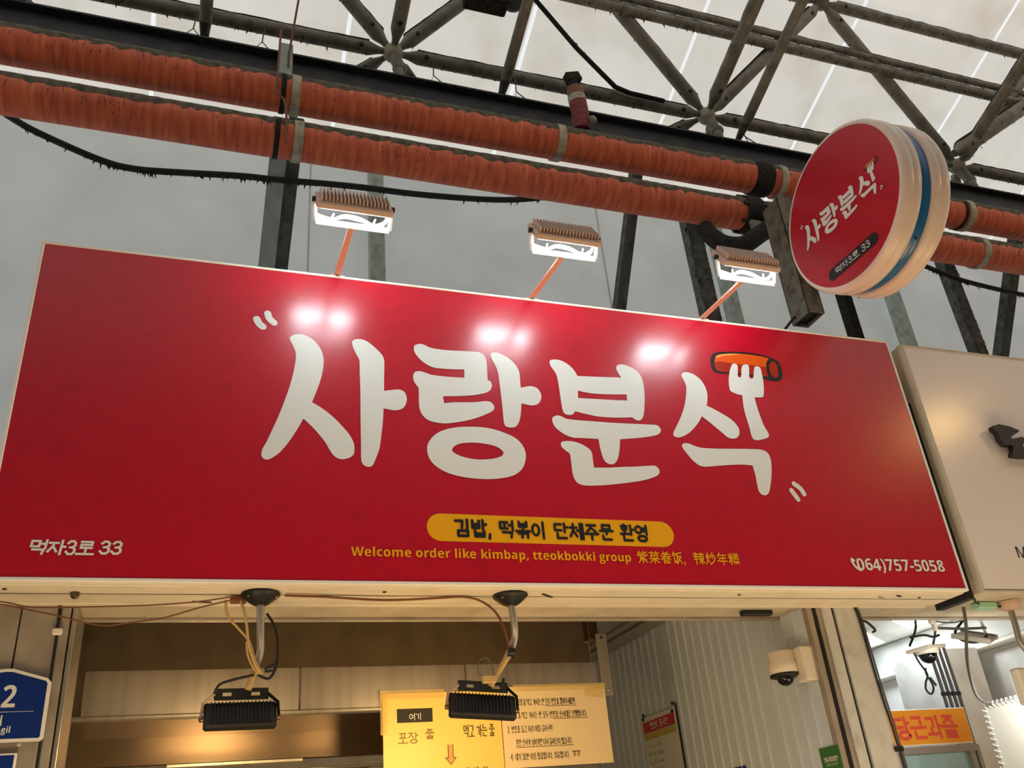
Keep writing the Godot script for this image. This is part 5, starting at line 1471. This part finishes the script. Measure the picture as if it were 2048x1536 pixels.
# ---------------------------------------------------------------- the shop to the right
func build_neighbour() -> void:
	var st := mk()
	var c := struct("ceiling_neighbour", "white ceiling inside the neighbouring shop", "ceiling")
	st = mk(); box(st, Vector3(3.18, 0.252, -2.6), Vector3(7.2, 0.34, -0.46), 0.004); obj("board", st, M.plaster, c)
	st = mk(); box(st, Vector3(3.2, 0.20, -2.42), Vector3(5.4, 0.252, -2.34), 0.01); obj("cornice", st, M.trim_white, c)
	var w := struct("wall_neighbour", "pale marble tiled wall inside the neighbouring shop", "wall")
	st = mk(); box(st, Vector3(3.18, GROUND, -2.5), Vector3(7.2, 0.26, -2.36), 0.004); obj("marble_sheet", st, M.marble, w)
	st = mk(); box(st, Vector3(7.0, GROUND, -2.5), Vector3(7.2, 0.3, -0.46), 0.004); obj("far_wall", st, M.plaster, w)
	st = mk(); box(st, Vector3(4.66, GROUND, -1.75), Vector3(4.90, 0.06, -1.3), 0.008); obj("column", st, M.plaster, w)
	st = mk(); box(st, Vector3(4.93, 0.07, -2.36), Vector3(7.0, 0.25, -0.5), 0.01); obj("bulkhead", st, M.plaster, w)
	st = mk(); box(st, Vector3(4.905, 0.045, -2.36), Vector3(7.0, 0.07, -0.5), 0.006); obj("moulding", st, M.trim_white, w)
	st = mk(); box(st, Vector3(5.0, GROUND, -2.36), Vector3(5.05, 0.045, -0.9), 0.006); obj("side_partition", st, M.plaster, w)
	for k in 3:
		st = mk(); box(st, Vector3(4.985, -1.2 + k * 0.42, -1.28), Vector3(5.0, -0.82 + k * 0.42, -0.95), 0.006); obj("raised_panel", st, M.plaster, w)
	# ceiling light panels, set askew
	for e in [[[4.76, -1.64], [4.40, -1.385], [4.36, -1.13], [4.72, -1.385], "ceiling light panel in the neighbouring shop, nearer the street"], [[4.862, -1.977], [4.453, -1.67], [4.44, -1.86], [4.85, -2.17], "ceiling light panel in the neighbouring shop, half hidden by the pillar"]]:
		var mid := Vector3.ZERO
		var ring := PackedVector2Array()
		for k in 4:
			ring.append(Vector2(e[k][0], e[k][1]))
			mid += Vector3(e[k][0], 0.25, e[k][1]) / 4.0
		var l := thing("ceiling_panel_light", mid, e[4], "ceiling light", "ceiling light panels")
		var inner := PackedVector2Array()
		for q in ring: inner.append(Vector2(mid.x, mid.z) + (q - Vector2(mid.x, mid.z)) * 0.94)
		st = mk(); prism(st, ring, Vector3(0, 0.252, 0), Vector3.RIGHT, Vector3.BACK, Vector3(0, -0.006, 0)); obj("frame", st, M.trim_white, l)
		st = mk(); prism(st, inner, Vector3(0, 0.246, 0), Vector3.RIGHT, Vector3.BACK, Vector3(0, -0.004, 0)); obj("diffuser", st, M.panel, l)
		area_light("panel_light", Vector3(0, -0.02, 0), Vector3.DOWN, Vector2(0.3, 0.2), c8(240, 250, 255), PANEL_LAMP, l)
	# orange sign and the glazed door below it
	var o := thing("orange_sign", Vector3(4.3, -0.37, -1.2), "orange sign with coral red lettering over the glazed door", "sign")
	st = mk(); box(st, Vector3(4.05, -0.46, -1.23), Vector3(4.575, -0.28, -1.202), 0.003); obj("board", st, M.trim_white, o)
	st = mk(); fill(st, rect(4.056, -0.454, 4.569, -0.286), Vector3(0, 0, -1.2012), Vector3.RIGHT, Vector3.UP); obj("face", st, M.orange_face, o)
	st = mk(); write(st, "당근과즐", Vector3(4.088, -0.425, -1.2004), Vector3.RIGHT, Vector3.UP, 0.40, 0.105, 0.017, false, -0.06, 0.1); obj("lettering", st, M.coral, o)
	var d := struct("door_1", "glazed door with pale frame under the orange sign", "door")
	for e in [[Vector3(4.05, -0.50, -1.25), Vector3(4.6, -0.465, -1.2)], [Vector3(4.05, GROUND, -1.25), Vector3(4.09, -0.50, -1.2)], [Vector3(4.53, GROUND, -1.25), Vector3(4.56, -0.50, -1.2)], [Vector3(4.575, GROUND, -1.25), Vector3(4.6, -0.50, -1.2)]]:
		st = mk(); box(st, e[0], e[1], 0.003); obj("frame_bar", st, M.alu, d)
	st = mk(); box(st, Vector3(4.09, GROUND, -1.23), Vector3(4.53, -0.50, -1.222), 0.001); obj("pane", st, M.glass, d)
	st = mk(); box(st, Vector3(4.02, GROUND, -1.9), Vector3(4.6, -0.5, -1.85), 0.002); obj("inner_screen", st, mat(c8(140, 170, 166), 0.5), d)
	# bunch of grey conduits
	for k in 4:
		var x := 4.52 + k * 0.035
		var cd := thing("conduit", Vector3(x, -0.2, -1.26), ["grey conduit, leftmost of the four beside the orange sign", "grey conduit, second of the four beside the orange sign", "grey conduit, third of the four beside the orange sign", "grey conduit, rightmost of the four beside the orange sign"][k], "conduit", "conduits beside the orange sign")
		st = mk(); tube(st, [Vector3(x - 0.01, 0.06, -1.26), Vector3(x, -0.15, -1.26), Vector3(x, -0.46, -1.26)], 0.009, 8); obj("tube_wall", st, M.grey_cable, cd)
		st = mk(); tube(st, [Vector3(x, -0.19, -1.26), Vector3(x, -0.21, -1.26)], 0.013, 8); obj("clip", st, M.dark, cd)
	# hanging camera on a white plate
	var cm := thing("hanging_camera", Vector3(4.14, 0.0, -0.9), "white hanging plate with small dome camera in the neighbouring shop", "security camera")
	var T := Transform3D(Basis(Vector3.BACK, 0.14) * Basis(Vector3.UP, 0.5), Vector3(4.15, -0.035, -0.9))
	st = mk(); box(st, Vector3(-0.14, -0.008, -0.06), Vector3(0.14, 0.008, 0.06), 0.004, T); obj("plate", st, M.camera_white, cm)
	st = mk(); lathe(st, [Vector2(0.06, 0), Vector2(0.058, -0.02), Vector2(0.05, -0.024)], T * Vector3(-0.01, -0.006, 0.0), Vector3.UP, 20); obj("base_ring", st, M.trim_white, cm)
	st = mk()
	var prof := []
	for i in 7: prof.append(Vector2(0.045 * cos(i * PI / 12), -0.045 * sin(i * PI / 12)))
	lathe(st, prof, T * Vector3(-0.01, -0.028, 0.0), Vector3.UP, 20); obj("lens_dome", st, M.dome, cm)
	for q in [[Vector3(4.2, -0.02, -0.9), Vector3(4.26, 0.1, -0.9), Vector3(4.26, 0.25, -0.9)], [Vector3(4.05, -0.02, -0.9), Vector3(4.1, 0.06, -0.88), Vector3(4.12, 0.14, -0.88), Vector3(4.14, 0.25, -0.9)], [Vector3(4.06, 0.02, -0.89), Vector3(4.14, 0.03, -0.88), Vector3(4.2, 0.02, -0.88), Vector3(4.24, 0.03, -0.88)]]:
		st = mk(); tube(st, spline(Array(q), 5), 0.006, 6); obj("cable", st, M.grey_cable if q[0].x > 4.15 else M.black_cable, cm)
	st = mk(); tube(st, spline([Vector3(4.06, -0.04, -0.9), Vector3(4.08, -0.1, -0.9), Vector3(4.11, -0.16, -0.9), Vector3(4.085, -0.2, -0.9), Vector3(4.075, -0.235, -0.9), Vector3(4.1, -0.255, -0.9), Vector3(4.125, -0.22, -0.9), Vector3(4.105, -0.16, -0.9), Vector3(4.11, -0.13, -0.9)], 6), 0.005, 6); obj("cable_loop", st, M.black_cable, cm)
	st = mk(); tube(st, [Vector3(4.12, -0.175, -0.9), Vector3(4.145, -0.215, -0.9)], 0.006, 6); obj("plug", st, M.black_cable, cm)
	# grey hung plate further right
	var hp := thing("hanging_tray", Vector3(4.4, 0.0, -0.85), "grey flat tray hung from the neighbour's ceiling beside the camera", "tray")
	T = Transform3D(Basis(Vector3.BACK, 0.25) * Basis(Vector3.UP, 0.6) * Basis(Vector3.RIGHT, 0.5), Vector3(4.44, 0.01, -0.85))
	st = mk(); box(st, Vector3(-0.15, -0.006, -0.09), Vector3(0.15, 0.006, 0.09), 0.003, T); obj("plate", st, M.column, hp)
	for e in [-0.155, 0.148]:
		st = mk(); box(st, Vector3(e, -0.01, -0.09), Vector3(e + 0.008, 0.016, 0.09), 0.002, T); obj("rim", st, M.alu, hp)
	st = mk(); tube(st, spline([Vector3(4.5, 0.01, -0.83), Vector3(4.42, -0.02, -0.83), Vector3(4.33, -0.01, -0.83), Vector3(4.30, 0.03, -0.83), Vector3(4.36, 0.08, -0.83), Vector3(4.42, 0.13, -0.83), Vector3(4.45, 0.25, -0.85)], 6), 0.007, 8); obj("cable", st, M.black_cable, hp)
	st = mk(); tube(st, [Vector3(4.52, 0.03, -0.85), Vector3(4.5, 0.25, -0.85)], 0.008, 6); obj("hanger", st, M.trim_white, hp)
	for e in [[0.085, 4.17, 4.48, "upper grey wire strung across the neighbour's ceiling", 0.004], [0.05, 4.18, 4.5, "lower grey cable strung across the neighbour's ceiling", 0.007]]:
		var s := thing("ceiling_cable", Vector3(e[1], e[0], -0.82), e[3], "cable", "cables strung across the neighbour's ceiling")
		st = mk(); tube(st, spline([Vector3(e[1], e[0], -0.82), Vector3(lerpf(e[1], e[2], 0.5), e[0] - 0.004, -0.82), Vector3(e[2], e[0] + (0.06 if e[4] < 0.005 else 0.0), -0.82)], 6), e[4], 6); obj("sheath", st, M.grey_cable, s)
		st = mk(); box(st, Vector3(e[1] - 0.02, e[0] - 0.012, -0.835), Vector3(e[1], 0.25, -0.81), 0.003); obj("drop_rod", st, M.trim_white, s)
	# white board edged with a white coil, hung across the street line
	var b := thing("white_board", Vector3(4.2, -0.7, -0.4), "white hanging board edged with a white plastic coil", "board")
	st = mk(); box(st, Vector3(4.2, -1.2, -0.70), Vector3(4.212, -0.352, 0.2), 0.002); obj("panel", st, mat(c8(238, 236, 226), 0.5), b)
	st = mk()
	var coil := []
	for i in 500:
		var a := i * 0.42
		coil.append(Vector3(4.204 + cos(a) * 0.014, -1.2 + 0.85 * i / 499.0, -0.70 + sin(a) * 0.014))
	tube(st, coil, 0.0035, 5)
	coil = []
	for i in 500:
		var a := i * 0.42
		coil.append(Vector3(4.204 + cos(a) * 0.014, -0.352 + sin(a) * 0.014, -0.70 + 0.9 * i / 499.0))
	tube(st, coil, 0.0035, 5)
	obj("edge_coil", st, M.bracket_white, b)
	st = mk(); tube(st, spline([Vector3(3.72, -0.02, -0.17), Vector3(3.73, -0.1, -0.2), Vector3(3.78, -0.22, -0.3), Vector3(3.92, -0.32, -0.45), Vector3(4.08, -0.345, -0.58), Vector3(4.2, -0.35, -0.66)], 6), 0.007, 8); obj("hanging_cable", st, M.grey_cable, b)
	# lamp on a bent pipe under the white sign
	var L := thing("bent_pipe_lamp", Vector3(3.93, -0.01, -0.13), "pale floodlight on a bent grey pipe under the white sign", "floodlight")
	st = mk(); lathe(st, [Vector2(0.05, 0), Vector2(0.05, 0.02), Vector2(0.03, 0.034), Vector2(0.018, 0.038), Vector2(0, 0.038)], Vector3(3.945, -0.006, -0.14), Vector3.DOWN, 20); obj("ceiling_rose", st, M.lamp_skin, L)
	st = mk(); tube(st, spline([Vector3(3.945, -0.03, -0.14), Vector3(3.94, -0.12, -0.14), Vector3(3.935, -0.17, -0.14), Vector3(3.96, -0.22, -0.14), Vector3(4.01, -0.26, -0.14)], 6), 0.0135, 12); obj("bent_pipe", st, M.alu, L)
	st = mk(); box(st, Vector3(3.93, -0.42, -0.25), Vector3(4.16, -0.27, -0.20), 0.01, Transform3D()); obj("housing", st, M.trim_white, L)
	st = mk(); box(st, Vector3(3.945, -0.41, -0.256), Vector3(4.145, -0.28, -0.2505), 0.001); obj("led_window", st, M.panel, L)
	area_light("flood_light", Vector3(4.045, -0.345, -0.27) - L.position, Vector3(0, -0.1, -1), Vector2(0.19, 0.12), c8(250, 250, 246), 0.25, L)
	var mj := thing("terminal_block", Vector3(3.83, -0.02, -0.16), "mint green terminal block on the white sign's underside", "terminal block")
	st = mk(); box(st, Vector3(3.775, -0.032, -0.185), Vector3(3.875, -0.006, -0.135), 0.004); obj("casing", st, M.mint, mj)
	for q in [[Vector3(3.87, -0.02, -0.15), Vector3(3.89, -0.028, -0.14), Vector3(3.91, -0.012, -0.14)], [Vector3(3.78, -0.016, -0.14), Vector3(3.74, -0.012, -0.12), Vector3(3.70, -0.01, -0.08)]]:
		st = mk(); tube(st, q, 0.004, 6); obj("lead", st, M.black_cable, mj)
	# cables down the pillar
	for e in [[0.0, "thin black cable down the pillar, nearer the red sign's shop"], [0.012, "thin grey cable down the pillar, nearer the neighbouring shop"]]:
		var x: float = 3.226 + e[0]
		var pc := thing("pillar_cable", Vector3(x, -0.1, -0.235), e[1], "cable", "cables down the pillar")
		st = mk(); tube(st, spline([Vector3(x - 0.02, -0.005, -0.235), Vector3(x - 0.012, -0.06, -0.233), Vector3(x - 0.004, -0.3, -0.233), Vector3(x + 0.012, -0.55, -0.234), Vector3(x + 0.02, -0.9, -0.234)], 5), 0.004, 6); obj("sheath", st, M.black_cable if e[0] == 0.0 else M.grey_cable, pc)
		if e[0] == 0.0:
			st = mk(); box(st, Vector3(x - 0.006, -0.57, -0.242), Vector3(x + 0.032, -0.55, -0.226), 0.003); obj("clip", st, M.black, pc)
			st = mk(); tube(st, spline([Vector3(x - 0.012, -0.06, -0.232), Vector3(x + 0.02, -0.07, -0.23), Vector3(x + 0.05, -0.1, -0.23), Vector3(x + 0.035, -0.11, -0.23)], 5), 0.005, 6); obj("tail", st, M.black_cable, pc)

func _ready() -> void:
	rng.seed = 20240
	set_view()
	make_materials()
	build_ground_and_roof()
	build_shop()
	build_signs()
	build_overhead()
	build_hood()
	build_notices()
	build_lamps()
	build_left()
	build_neighbour()
